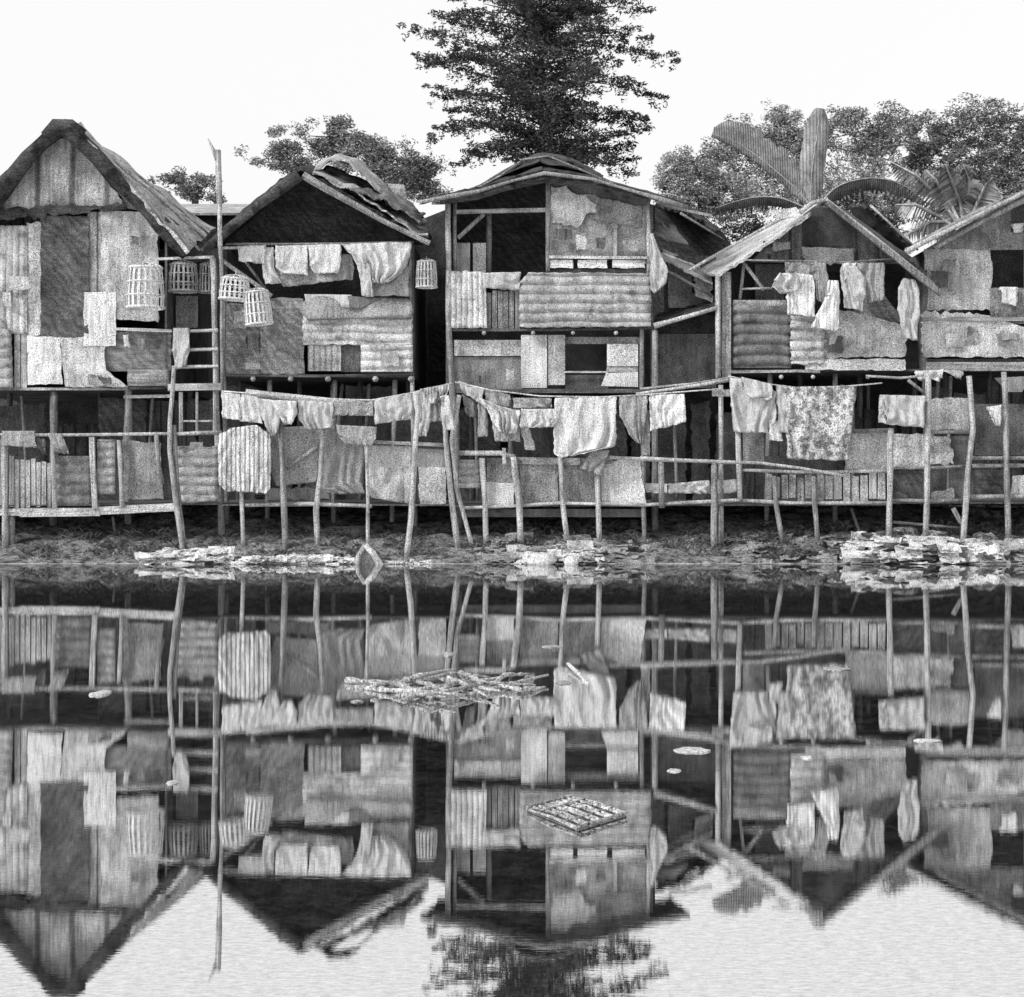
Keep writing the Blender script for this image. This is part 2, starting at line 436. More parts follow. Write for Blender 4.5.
# side porch
pole('porch_beam', A, [(158, 259), (214, 257)], YF - .3, 1.8, H_L, sides=4)
surf('porch_wall', A, box(157, 262, 222, 330), YF + .7, DARK)
surf('porch_wall', A, box(176, 296, 198, 328), YF + .6, PL_M)
surf('porch_wall', A, [(160, 222, 200, 256), (160, 262, 214, 262)], YF + .35, DARK)
post('porch_post', A, [(213, 258), (215, 320), (216, 392), (218, 440)], YF - .3, (3, 3.4), W_L)
for y in (331, 350, 367):
    pole('rung', A, [(172 if y != 331 else 190, y), (218, y - 1)], YF - .35, 1.7, H_L, sides=5)
surf('porch_floor', A, [(168, 384, 221, 383), (168, 391, 221, 390)], YF - .4, H_L, thick=.05)
for x in (181, 197, 215):
    pole('window_post', A, [(x, 392), (x, 432)], YF - .35, 2.2 if x != 197 else 1.5, W_L, sides=5)
pole('window_rail', A, [(180, 421), (216, 421)], YF - .34, 1.2, H_L, sides=4)
stilts(A, (54, 128), YF + .1, 390, W_M, 4)
stilts(A, (-40, 10, 100, 190), YF + 1.5, 390)
tag(surf('hanging_towel', None, [(173, 328, 189, 328), (173, 350, 190, 348), (175, 370, 186, 366)], YF - .42, C_L, smooth=True, thick=.008, step=2, fold=(1.6, .03, .03), flap=.2),
    'pale narrow towel draped over the rungs of the left house porch', 'towel')

surf('attic_wall', A, [(60, 134, 72, 134), (-4, 200, 132, 198), (-60, 240, 176, 250)], YF + .35, mat('board', .1))
# ---------------------------------------------------------------- shed roof behind A and B
sh = thing('rear_shed', 'low dark shed with a pale roof edge behind the forked pole', 'shed', P(210, 260, 9))
surf('wall', sh, box(150, 214, 262, 300), 9, DARK)
surf('roof', sh, [(150, 205, 262, 205), (150, 214, 262, 214)], (11, 8.6), T_M, thick=.05)
surf('wall', sh, box(150, 250, 262, 500), 9.1, DARK)

# ---------------------------------------------------------------- house B
B = thing('stilt_house', 'wide low gabled stilt house with dark open gable and scrap sheets on its roof', 'house', P(320, 378, YF), 'gabled stilt houses along the water')
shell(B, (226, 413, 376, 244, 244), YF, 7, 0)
surf('gable_wall', B, [(298, 180, 306, 180), (228, 240, 412, 240), (226, 246, 414, 246)], YF + .35, mat('weave', .035), thick=.03)  # near-black sheet; shade of the open gable recess put into its colour
surf('shade_backing', B, box(226, 240, 413, 300), YF + .8, DARK)  # dark sheet inside each house, added so open recesses stay black
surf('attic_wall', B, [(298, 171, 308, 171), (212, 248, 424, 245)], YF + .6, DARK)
surf('woven_panel', B, box(226, 303, 260, 374), YF, WV_M, jag=1, warp=.03)
surf('woven_panel', B, box(260, 298, 304, 374), YF - .03, mat('weave', .2), jag=1, warp=.03)
surf('tin_sheet', B, [(303, 316, 413, 316), (303, 345, 413, 345)], YF - .04, T_L, wave=('h', 9, .02), jag=1)
surf('shutter', B, box(308, 345, 341, 371), YF - .05, mat('stripe', .5, n=3.0, lo=.6))
surf('wall_panel', B, box(341, 345, 361, 372), YF, PL_D)
surf('tin_sheet', B, box(361, 345, 413, 372), YF - .05, T_L, wave=('h', 9, .02))
pole('floor_beam', B, [(226, 375), (320, 376), (414, 374)], YF - .02, 1.8, H_D, sides=4)
for x in (253, 290, 328, 375, 411):
    pole('beam_end', B, [(x, 379, YF - .25), (x + 1, 379, YF + .6)], YF, 3, W_L, sides=6)
post('corner_post', B, [(411, 244), (411, 300), (412, 376), (413, 420)], YF + .05, 2.4, W_L)
post('corner_post', B, [(224, 300), (224, 376), (225, 420)], YF + .05, 2.4, W_M)
pole('brace', B, [(222, 260), (272, 296)], YF - .15, 2.2, W_L)
pole('brace', B, [(246, 262), (266, 290)], YF - .1, 1.8, W_M)
pole('eave_beam', B, [(222, 248), (242, 248)], YF - .2, 1.8, H_L, sides=4)
pole('drying_rail', B, [(226, 244), (320, 244), (414, 242)], YF - .2, 1.3, W_M)
roof('roof_slope', B, [(300, 168), (270, 190), (235, 222), (203, 250)], [(305, 168), (275, 188), (245, 210), (225, 232)], YF - .5, 6.5, ROOF)
roof('roof_slope', B, [(300, 168), (345, 195), (385, 218), (430, 243)], [(312, 166), (350, 182), (390, 205), (428, 226)], YF - .5, 6.5, ROOF)
pole('bargeboard', B, [(303, 175), (345, 199), (380, 219), (430, 243)], YF - .55, (4, 2.5), W_M, sides=5, rough=.2)
pole('bargeboard', B, [(300, 175), (262, 203), (230, 228), (203, 252)], YF - .55, (6, 3.5), ROOF, sides=6, rough=.25)
roof('roof_sheet', B, [(314, 172), (330, 160), (350, 163), (378, 190), (388, 205)], [(318, 163), (338, 156), (360, 160), (382, 182), (396, 206)], YF - .2, 4.5, mat('tin', .34), warp=.08, thick=.03)
roof('roof_sheet', B, [(312, 174), (340, 184), (375, 205), (416, 232), (428, 236)], [(330, 166), (360, 176), (395, 198), (418, 212), (426, 222)], YF - .55, 3.5, ROOF_L, warp=.12, thick=.03)
roof('roof_sheet', B, [(350, 190), (385, 200), (420, 222)], [(352, 184), (388, 188), (424, 214)], YF - .62, 3.0, mat('tin', .12), warp=.1, thick=.03)
surf('roof_sheet', B, [(388, 184, 404, 185), (392, 200, 408, 202)], 3.4, T_L, warp=.1)
stilts(B, (240, 300, 360, 408), YF + 1.2, 380)
stilts(B, (270, 335, 395), YF + .2, 380, W_M)

# ---------------------------------------------------------------- house C
C = thing('stilt_house', 'two storey stilt house with open porch and ribbed tin parapet, below the tall tree', 'house', P(545, 390, YF), 'gabled stilt houses along the water')
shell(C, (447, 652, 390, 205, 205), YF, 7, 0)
surf('shade_backing', C, box(449, 200, 650, 275), YF + 1.6, mat('weave', .07))
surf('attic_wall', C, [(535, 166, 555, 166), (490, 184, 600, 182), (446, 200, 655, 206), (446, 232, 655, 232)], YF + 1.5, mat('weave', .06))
surf('shade_backing', C, box(449, 330, 650, 392), YF + .5, DARK)
pole('corner_post', C, [(448, 200), (449, 330)], YF - .1, 3, W_L)
post('corner_post', C, [(449, 328), (452, 392), (456, 420), (459, 500)], YF - .1, 3.2, W_M)
pole('inner_post', C, [(455, 203), (455, 272)], YF, 2.4, W_M)
pole('porch_post', C, [(548, 174), (548, 272)], YF - .08, 2.4, W_M)
pole('corner_post', C, [(648, 200), (649, 282)], YF - .1, 2.2, W_L)
pole('tie_beam', C, [(456, 212), (548, 210)], YF - .04, 3, H_M, sides=4)
pole('brace', C, [(458, 238), (484, 214)], YF - .02, 2.4, W_M)
pole('inner_post', C, [(489, 214), (489, 272)], YF + .6, 3, W_M)
surf('porch_screen', C, box(456, 243, 470, 272), YF + .5, PL_L)
surf('porch_screen', C, box(473, 243, 486, 272), YF + .5, PL_L)
surf('wall_panel', C, [(549, 178, 600, 186), (549, 258, 645, 258)][:1] + [(549, 200, 646, 204), (549, 258, 646, 258)], YF + .04, mat('ply', .30, blot=.8), warp=.02)
surf('gable_wall', C, [(549, 176, 575, 178), (549, 188, 620, 192), (549, 204, 652, 206)], YF + .02, mat('ply', .13))
surf('wall_patch', C, [(552, 186, 595, 196), (549, 214, 597, 212), (549, 220, 585, 214), (552, 224, 580, 226)], YF - .04, PL_L, jag=3, warp=.05)
surf('wall_patch', C, [(585, 195, 642, 206), (590, 218, 642, 220), (600, 221, 640, 228)], YF - .01, PL_M, jag=2, warp=.03)
pole('wall_batten', C, [(615, 226), (615, 257)], YF - .03, 2.3, W_L, sides=4)
pole('railing', C, [(549, 257), (648, 258)], YF - .12, 2, H_L, sides=4)
for a, b in ((550, 573), (578, 607), (612, 645)):
    surf('railing_board', C, box(a, 260, b, 268), YF - .08, mat('plank', .7), jag=.6)
surf('sill', C, box(548, 269, 650, 273), YF - .02, H_D)
surf('tin_sheet', C, [(446, 271, 486, 272), (447, 328, 487, 328)], YF - .1, mat('tin', .5), wave=('v', 5.5, .012), jag=1)
boards('wall_panel', C, 486, 520, 290, 328, YF - .05, 6, W_M)
surf('tin_sheet', C, [(528, 273, 651, 274), (520, 282, 651, 282), (519, 328, 651, 327)], YF - .16, T_M, wave=('h', 9.2, .026), jag=1)
pole('floor_beam', C, [(446, 330), (548, 330), (655, 328)], YF - .08, 1.7, H_D, sides=4)
for x in (484, 533, 573, 616):
    pole('beam_end', C, [(x, 333, YF - .25), (x, 333, YF + .4)], YF, 2.2, W_L, sides=6)
surf('wall_panel', C, box(454, 340, 521, 356), YF + .1, PL_L)
surf('wall_panel', C, box(454, 357, 522, 392), YF + .15, PL_M)
surf('door', C, box(521, 335, 547, 388), YF - .03, mat('ply', .55, blot=.85))
surf('door', C, box(548, 335, 565, 385), YF, mat('ply', .45, blot=.8))
surf('window_lintel', C, box(565, 337, 640, 344), YF + .06, PL_M)
pole('window_sill', C, [(565, 372), (608, 372)], YF - .02, 1.2, H_L, sides=4)
surf('wall_panel', C, box(565, 375, 608, 390), YF + .1, PL_D)
surf('shutter', C, box(607, 344, 638, 366), YF - .02, mat('ply', .6, blot=.85), warp=.03)
surf('shutter', C, [(607, 366, 638, 366), (606, 372, 638, 372)], YF, H_M)
surf('shutter', C, [(606, 373, 638, 372), (601, 386, 638, 387)], YF - .03, mat('ply', .6, blot=.85))
post('corner_post', C, [(642, 329), (642, 392), (643, 440)], YF - .05, 2.4, W_M)
post('corner_post', C, [(655, 330), (655, 385), (655, 440)], YF - .15, 3.4, W_M)
roof('roof_slope', C, [(543, 172), (505, 181), (478, 190), (420, 201)], [(540, 158), (505, 172), (480, 188), (440, 198)], YF - .6, 6.5, mat('thatch', .06))
roof('roof_slope', C, [(543, 172), (590, 178), (630, 190), (690, 206)], [(540, 158), (575, 168), (610, 184), (670, 200)], YF - .6, 6.5, ROOF)
pole('bargeboard', C, [(420, 202), (478, 191), (515, 180), (545, 173), (592, 179), (640, 193), (688, 207)], YF - .68, 1.9, W_M, rough=.3)
pole('bargeboard', C, [(440, 200), (478, 195), (545, 178), (600, 186), (650, 202)], YF - .5, 4, ROOF, sides=5, rough=.3)
roof('roof_sheet', C, [(470, 192), (500, 176), (522, 163), (543, 156), (572, 162), (602, 179)], [(480, 188), (505, 172), (525, 160), (545, 154), (570, 158), (600, 176)], YF + .3, 4.2, mat('thatch', .08), thick=.05)
pole('roof_pole', C, [(520, 160), (548, 156), (600, 178), (640, 195)], YF + .1, 1.2, W_M)
pole('roof_pole', C, [(470, 192), (500, 176), (520, 162)], YF + .2, 1.2, W_M)
pole('eave_end', C, [(433, 203, YF - .5), (447, 203, YF)], YF, 2.2, W_L, sides=4)
stilts(C, (470, 530, 590, 640), YF + 1.2, 392)
surf('floor_edge', C, [(455, 389, 655, 389), (455, 393, 655, 393)], YF - .1, H_D)

# lean-to right of C
LT = thing('lean_to', 'dark low lean-to squeezed between the ribbed tin house and the shirt-hung house', 'lean-to', P(685, 385, YF + .4))
surf('wall', LT, box(656, 334, 716, 388), YF + .5, mat('ply', .15), warp=.03)
surf('wall', LT, box(664, 256, 716, 312), YF + 1.0, mat('ply', .09))
surf('wall_panel', LT, box(668, 262, 692, 308), YF + .9, PL_M)
surf('door_gap', LT, box(656, 316, 718, 336), YF + .55, DARK)
pole('roof_edge', LT, [(654, 326), (668, 322), (716, 308)], YF - .25, (3, 2.2), W_L)
roof('roof', LT, [(654, 325), (716, 307)], [(656, 316), (716, 300)], YF - .2, YF + 1, ROOF, thick=.04)
pole('roof_pole', LT, [(645, 262), (675, 275), (712, 296)], YF - .1, 1.5, W_D)
pole('roof_pole', LT, [(664, 254), (700, 268)], YF + .1, 1.4, W_L)
surf('roof_sheet', LT, [(664, 250, 690, 262), (660, 258, 712, 284)], (YF + 1.4, YF + .2), T_M, warp=.08, jag=2)
surf('roof_sheet', LT, [(656, 222, 676, 226), (654, 234, 690, 246)], (YF + 2.6, YF + 1.6), T_D, warp=.1, jag=2)
surf('hung_rag', LT, [(694, 270, 712, 276), (696, 296, 712, 302)], YF + .5, C_M, warp=.06, jag=2)
surf('wall_panel', LT, box(690, 292, 716, 306), YF + .8, PL_D, jag=2)
surf('wall', LT, box(654, 385, 722, 500), YF + 1.4, DARK)

RS = thing('rear_shack', 'dark sagging shack roof behind the gap right of the tall-tree house', 'shack', P(690, 300, 7.5))
surf('wall', RS, [(645, 204, 680, 208), (640, 214, 722, 232), (640, 250, 745, 262), (640, 400, 745, 400)], 9.6, mat('weave', .06))
roof('roof', RS, [(655, 206), (685, 212), (714, 232)], [(660, 204), (690, 208), (718, 229)], 7.0, 10, mat('thatch', .06))
pole('roof_edge', RS, [(669, 207), (712, 216)], 5.5, 2, W_L, sides=4)
pole('roof_edge', RS, [(680, 213), (724, 240)], 6.8, 1.3, W_M)
surf('wall', RS, box(640, 390, 745, 520), 7.8, DARK)

RG = thing('rear_shack', 'added dark shack wall filling the unlit narrow gap between the cage house and open porch house', 'shack', P(432, 300, 7.5))
surf('wall', RG, [(405, 226, 470, 200), (405, 520, 470, 520)], 7.6, DARK)  # near-black sheet added so the gap between the houses looks unlit
surf('wall_panel', RG, box(431, 325, 446, 372), 6.8, WV_D)

# ---------------------------------------------------------------- house D
Dh = thing('stilt_house', 'gabled stilt house with pale plank eave and shirts hung across its front', 'house', P(820, 370, YF), 'gabled stilt houses along the water')
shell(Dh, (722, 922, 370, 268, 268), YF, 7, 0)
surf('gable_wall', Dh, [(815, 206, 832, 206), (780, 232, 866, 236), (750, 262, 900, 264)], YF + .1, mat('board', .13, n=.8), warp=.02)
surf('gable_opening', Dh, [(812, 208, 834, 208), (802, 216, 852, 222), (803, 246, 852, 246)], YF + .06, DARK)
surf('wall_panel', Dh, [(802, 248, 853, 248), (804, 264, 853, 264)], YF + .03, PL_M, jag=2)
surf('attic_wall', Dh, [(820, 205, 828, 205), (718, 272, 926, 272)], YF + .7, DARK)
surf('shade_backing', Dh, box(722, 262, 922, 372), YF + .9, DARK)
surf('wall_panel', Dh, box(755, 264, 784, 300), YF + .5, PL_D)
surf('tin_sheet', Dh, box(732, 303, 791, 368), YF, T_D, wave=('h', 10.5, .026))
surf('sill', Dh, box(733, 300, 786, 306), YF - .06, H_M)
surf('tin_sheet', Dh, [(790, 316, 823, 318), (790, 364, 824, 364)], YF - .04, T_L, wave=('h', 10, .026), jag=1.5)
surf('wall_panel', Dh, [(820, 310, 852, 312), (822, 326, 906, 326), (822, 358, 906, 357)], YF - .05, mat('ply', .36, blot=.8), jag=2, warp=.05)
surf('wall_panel', Dh, box(806, 359, 906, 370), YF - .07, PL_L, jag=1)
surf('wall_panel', Dh, box(905, 268, 924, 372), YF + .3, DARK)
surf('wall_panel', Dh, [(853, 296, 880, 290), (853, 325, 905, 322)], YF + .1, WV_M)
pole('floor_beam', Dh, [(728, 372), (800, 371), (820, 372)], YF - .1, 2, H_M, sides=4)
for x in (781, 813, 868):
    pole('beam_end', Dh, [(x, 377, YF - .25), (x, 377, YF + .4)], YF, 2.3, W_L, sides=6)
pole('corner_post', Dh, [(718, 275), (718, 380)], YF - .2, 2.6, W_L)
surf('corner_board', Dh, box(722, 272, 731, 381), YF - .12, W_M)
post('corner_post', Dh, [(925, 270), (925, 372), (926, 420)], YF, 3, W_D)
pole('truss', Dh, [(744, 263), (740, 300)], YF, 1.8, W_L)
pole('truss', Dh, [(744, 263), (764, 290)], YF - .02, 1.8, W_L)
pole('truss', Dh, [(740, 289), (772, 288)], YF - .04, 1.2, W_L)
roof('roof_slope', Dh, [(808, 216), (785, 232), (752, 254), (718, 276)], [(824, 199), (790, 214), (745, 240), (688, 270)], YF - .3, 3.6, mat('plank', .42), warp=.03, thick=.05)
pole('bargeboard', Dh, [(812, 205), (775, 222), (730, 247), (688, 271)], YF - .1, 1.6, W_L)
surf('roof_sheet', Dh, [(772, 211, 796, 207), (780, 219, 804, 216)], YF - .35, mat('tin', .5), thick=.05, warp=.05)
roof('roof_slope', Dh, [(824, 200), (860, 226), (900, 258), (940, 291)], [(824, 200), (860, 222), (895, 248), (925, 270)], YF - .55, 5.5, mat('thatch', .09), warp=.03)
pole('bargeboard', Dh, [(826, 202), (860, 229), (900, 261), (941, 294)], YF - .62, (3, 4.2), mat('wood', .16), sides=4)
pole('bargeboard', Dh, [(826, 199), (860, 225), (900, 257), (934, 284)], YF - .64, 1.3, W_L)
pole('ridge_end', Dh, [(800, 213), (812, 203), (828, 199)], YF - .6, 2.2, W_L)
pole('clothes_rail', Dh, [(742, 260), (800, 261), (850, 262), (900, 258)], YF - .3, .8, W_M)
stilts(Dh, (740, 800, 860, 915), YF + 1.2, 374)
stilts(Dh, (770, 835), YF + .2, 374, W_M)

RD = thing('rear_shack', 'dark steep roof with a light edge pole behind the shirt-hung house', 'shack', P(890, 300, 8))
roof('roof', RD, [(868, 206), (890, 228), (915, 250)], [(850, 206), (860, 228), (880, 262)], 7.5, 11, mat('thatch', .05))
surf('wall', RD, [(850, 225, 900, 250), (850, 300, 940, 300), (850, 520, 940, 520)], 9.5, DARK)
pole('roof_edge', RD, [(870, 205), (918, 250)], 7.3, 1.3, W_L)

# ---------------------------------------------------------------- house E
E = thing('stilt_house', 'pale patched stilt house with a black window, cut by the right edge', 'house', P(980, 362, YF), 'gabled stilt houses along the water')
shell(E, (926, 1120, 360, 250, 190), YF, 7, 0)
surf('gable_wall', E, [(1022, 196, 1026, 196), (960, 228, 1060, 228), (924, 250, 1120, 250)], YF, mat('ply', .2, blot=.6), warp=.03)
surf('wall_panel', E, box(924, 249, 991, 310), YF - .02, mat('ply', .36, blot=.8), jag=1.5, warp=.04)
surf('shade_backing', E, box(985, 240, 1120, 300), YF + .5, DARK)
surf('wall_panel', E, [(1024, 248, 1120, 248), (1024, 300, 1120, 300)], YF - .02, PL_M)
surf('wall_panel', E, box(990, 288, 1120, 324), YF - .03, PL_M, jag=1)
surf('wall_panel', E, [(922, 312, 980, 314), (922, 357, 1120, 358)], YF - .07, mat('ply', .45, blot=.8), jag=2.5, warp=.06)
surf('wall_strip', E, box(922, 317, 1120, 321), YF - .09, H_M)
surf('floor_edge', E, box(926, 362, 1120, 371), YF - .05, H_M)
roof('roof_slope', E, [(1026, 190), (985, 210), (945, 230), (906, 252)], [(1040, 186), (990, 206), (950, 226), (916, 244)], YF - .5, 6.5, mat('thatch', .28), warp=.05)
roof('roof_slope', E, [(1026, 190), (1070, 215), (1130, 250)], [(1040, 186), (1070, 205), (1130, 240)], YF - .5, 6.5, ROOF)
pole('bargeboard', E, [(1028, 191), (985, 212), (945, 232), (905, 252)], YF - .55, (2, 2.6), W_L)
pole('bargeboard', E, [(1028, 198), (985, 220), (935, 248)], YF - .45, (3.5, 2), W_M)
stilts(E, (945, 990, 1040, 1090), YF + 1.2, 366)
surf('gable_window', E, box(1011, 205, 1024, 232), YF - .03, DARK)

rnd = random.Random(77)
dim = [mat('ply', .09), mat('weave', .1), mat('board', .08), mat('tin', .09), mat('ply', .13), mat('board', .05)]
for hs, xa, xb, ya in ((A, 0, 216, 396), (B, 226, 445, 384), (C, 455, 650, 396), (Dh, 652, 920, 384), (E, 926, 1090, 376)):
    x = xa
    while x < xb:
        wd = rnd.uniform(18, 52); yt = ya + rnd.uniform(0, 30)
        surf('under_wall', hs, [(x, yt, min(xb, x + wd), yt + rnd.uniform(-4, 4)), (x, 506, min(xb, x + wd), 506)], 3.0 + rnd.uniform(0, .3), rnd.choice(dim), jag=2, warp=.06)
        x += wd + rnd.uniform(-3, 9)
    for k in range(3):
        xx = rnd.uniform(xa, xb); pole('under_pole', hs, [(xx, ya), (xx + rnd.uniform(-12, 12), 500)], 2.6, 1.8, W_M)
scr = [mat('ply', .4, blot=.8), mat('tin', .3), mat('ply', .2), mat('board', .12), mat('wood', .3), mat('ply', .1)]
for hs, zones in ((A, [(2, 30, 240, 320), (105, 150, 215, 255), (64, 120, 372, 386), (132, 168, 335, 366)]), (B, [(228, 300, 330, 370), (365, 410, 350, 368), (230, 255, 306, 330)]),
                  (C, [(458, 515, 360, 385), (595, 640, 232, 252), (555, 600, 228, 250)]), (Dh, [(825, 900, 330, 356), (760, 800, 240, 258)]), (E, [(926, 985, 255, 305), (995, 1020, 330, 355), (930, 985, 326, 352)])):
    for (x0, x1, y0, y1) in zones:
        for k in range(2):
            w_, h_ = rnd.uniform(7, 22), rnd.uniform(6, 18)
            xx, yy = rnd.uniform(x0, max(x0 + 1, x1 - w_)), rnd.uniform(y0, max(y0 + 1, y1 - h_)); sk = rnd.uniform(-2, 2)
            surf('nailed_scrap', hs, [(xx, yy, xx + w_, yy + sk), (xx + sk, yy + h_, xx + w_ + sk, yy + h_)], YF - .16 - .015 * k, rnd.choice(scr), jag=1.2, warp=.03, thick=.012)
# ---------------------------------------------------------------- dark board fence added to keep light and sky out under the houses
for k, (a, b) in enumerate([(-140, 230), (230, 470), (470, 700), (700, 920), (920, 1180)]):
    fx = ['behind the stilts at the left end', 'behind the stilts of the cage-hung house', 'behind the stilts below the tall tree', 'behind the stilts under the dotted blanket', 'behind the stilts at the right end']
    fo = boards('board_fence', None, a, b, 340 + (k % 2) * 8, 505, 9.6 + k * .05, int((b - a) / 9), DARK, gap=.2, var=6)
    tag(fo, 'added dark board fence blocking light ' + fx[k], 'fence', 'added dark board fences behind the stilts')

# ================================================================== FRONT PLATFORMS
YP = 1.0
GP = 'rickety stilt platforms at the waterline'
P1 = thing('stilt_platform', 'rickety stilt platform with board panels beside the water, below the tall left house', 'platform', P(90, 508, YP), GP)
surf('floor_beam', P1, [(-60, 508, 60, 509), (-60, 515, 60, 516)], YP - .05, H_L, thick=.05)
surf('floor_beam', P1, [(20, 508, 100, 508), (20, 517, 100, 516)], YP - .08, H_L, thick=.05)
surf('floor_beam', P1, [(96, 507, 178, 503), (96, 515, 178, 511)], YP - .06, H_L, thick=.05)
pole('rail', P1, [(-60, 434), (60, 435), (140, 434), (222, 433)], YP - .12, 1.7, W_L)
pole('rail', P1, [(176, 434), (222, 432)], YP - .16, 1.9, W_L)
post('post', P1, [(4, 436), (5, 500), (5, 530)], YP - .1, (3, 3.4), W_L)
post('post', P1, [(12, 512), (12, 530)], YP, 3.2, W_M)
pole('post', P1, [(53, 442), (55, 508)], YP - .1, 2.4, W_L)
pole('post', P1, [(92, 437), (95, 508)], YP - .12, 3.6, W_L, sides=4)
pole('post', P1, [(119, 440), (122, 508)], YP - .1, 2.4, W_L)
pole('post', P1, [(156, 432), (158, 460), (163, 484)], YP - .12, 2.2, W_M)
post('post', P1, [(174, 368), (170, 420), (170, 450), (176, 505), (182, 545)], YP - .25, (2.2, 3), W_L)
post('post', P1, [(174, 425), (177, 480), (184, 540)], YP - .18, (2.4, 2.4), W_M)
boards('wall_panel', P1, 9, 52, 459, 508, YP, 8, W_L, var=4)
surf('wall_panel', P1, box(56, 456, 92, 506), YP + .05, mat('tin', .16), wave=('h', 11, .015))
surf('tin_sheet', P1, box(98, 440, 116, 494), YP + .02, T_M, wave=('h', 9, .02))
surf('wall_panel', P1, [(122, 440, 160, 444), (124, 500, 164, 498)], YP + .03, PL_M, jag=2, warp=.05)
surf('tin_sheet', P1, [(176, 447, 219, 447), (180, 504, 219, 500)], YP + .02, T_M, wave=('h', 9, .022), jag=1)
surf('shelf_box', P1, box(190, 442, 203, 448), YP, PL_L)
surf('deck', P1, [(-60, 506, 220, 504), (-60, 500, 220, 500)], (YP, 3.4), W_D)
post('stilt', P1, [(113, 517), (115, 535)], YP + .6, 1.6, W_M)
surf('wall_panel', P1, box(-60, 440, 8, 508), YP + .03, PL_M)

P2 = thing('stilt_platform', 'stilt platform hung with tarpaulin sheets below the long washing line, left of centre', 'platform', P(330, 508, YP), GP)
pole('rail', P2, [(245, 505), (310, 504), (372, 506)], YP - .05, 2.2, W_L)
pole('rail', P2, [(372, 442), (445, 445)], YP - .03, 2.6, H_M, sides=4)
surf('tarpaulin', P2, [(268, 428, 320, 425), (270, 470, 320, 468), (276, 486, 316, 482)], YP + .08, C_M, thick=.01, smooth=True, step=3, fold=(2, .03, .05))
surf('tarpaulin', P2, [(318, 428, 368, 432), (318, 490, 360, 480), (340, 494, 366, 494)], YP + .06, C_M, thick=.01, smooth=True, step=3, fold=(2.5, .04, .05))
surf('tarpaulin', P2, [(366, 445, 412, 446), (366, 490, 412, 486), (372, 498, 411, 504)], YP + .04, mat('cloth', .42, stain=1.2), thick=.01, smooth=True, step=3, fold=(2, .03, .06))
surf('wall_panel', P2, box(268, 488, 330, 500), YP + .2, PL_M, jag=2)
surf('wall_panel', P2, [(414, 448, 446, 450), (414, 466, 446, 468)], YP + .04, PL_M)
surf('wall_panel', P2, [(418, 466, 446, 468), (420, 506, 446, 504)], YP + .02, mat('ply', .42, blot=.8), jag=1.5, warp=.05)
pole('brace', P2, [(286, 468), (318, 446)], YP, 1.9, W_L)
post('post', P2, [(241, 440), (242, 500), (243, 530)], YP - .1, 2.3, W_L)
post('post', P2, [(282, 405), (281, 440), (284, 500), (285, 530)], YP - .2, (2.6, 3.6), W_M)
post('post', P2, [(323, 425), (321, 470), (316, 510), (317, 530)], YP - .12, 2.8, W_L)
post('post', P2, [(366, 440), (368, 500), (368, 530)], YP - .3, 1.8, W_L)
post('post', P2, [(418, 405), (415, 450), (411, 520), (408, 545)], .35, (2.6, 3.4), W_L)
post('post', P2, [(443, 395), (446, 440), (452, 500), (453, 508)], YP - .2, (2.8, 3.2), W_L)
post('post', P2, [(459, 395), (452, 440), (457, 490), (463, 512)], YP - .25, (2.6, 2.2), W_L)
surf('deck', P2, [(222, 505, 455, 505), (222, 500, 455, 500)], (YP, 3.4), W_D)

P3 = thing('stilt_platform', 'stilt platform with patched screens and four short round legs, below the tall tree', 'platform', P(550, 506, YP), GP)
pole('rail', P3, [(458, 453), (500, 453), (515, 457)], YP - .1, 2.6, W_L)
surf('rail_board', P3, [(515, 457, 580, 458), (515, 464, 580, 465)], YP - .02, H_M, thick=.04)
surf('rail_board', P3, [(580, 458, 612, 458), (580, 464, 612, 464)], YP, H_M, thick=.04)
pole('rail', P3, [(604, 457), (640, 459), (700, 461), (742, 463)], YP - .12, 1.9, W_L)
surf('tin_sheet', P3, box(459, 460, 480, 488), YP + .04, T_M, wave=('h', 7, .015))
surf('wall_panel', P3, box(487, 458, 513, 482), YP + .03, PL_M)
surf('wall_panel', P3, box(486, 482, 514, 506), YP + .02, PL_L, jag=1.5)
surf('wall_panel', P3, box(520, 464, 558, 503), YP + .03, PL_M, jag=1, warp=.04)
surf('wall_panel', P3, box(562, 464, 598, 503), YP + .05, mat('ply', .2), jag=1)
surf('wall_panel', P3, [(600, 462, 618, 461), (602, 504, 618, 504)], YP + .02, PL_L)
surf('wall_panel', P3, [(617, 458, 640, 460), (618, 505, 646, 504)], YP, mat('ply', .5, blot=.8), jag=1.5, warp=.04)
pole('floor_beam', P3, [(460, 508), (515, 506), (560, 503), (645, 505)], YP - .05, 1.8, H_L)
surf('skirt_board', P3, box(460, 509, 645, 517), YP + .1, PL_D)
post('post', P3, [(482, 458), (485, 500), (486, 530)], YP - .1, 3, W_L)
post('post', P3, [(513, 457), (519, 500), (520, 530)], YP - .14, 3.6, W_L)
post('post', P3, [(560, 455), (562, 500), (565, 522)], YP - .1, 2.7, W_L)
post('post', P3, [(597, 470), (598, 500), (599, 530)], YP - .1, 2.8, W_L)
pole('peg', P3, [(504, 448), (504, 464)], YP - .2, 2.6, W_L, sides=4)
surf('deck', P3, [(455, 506, 642, 506), (455, 501, 642, 501)], (YP, 3.4), W_D)
post('stilt', P3, [(643, 505), (645, 530)], YP + .2, 2.6, W_D)

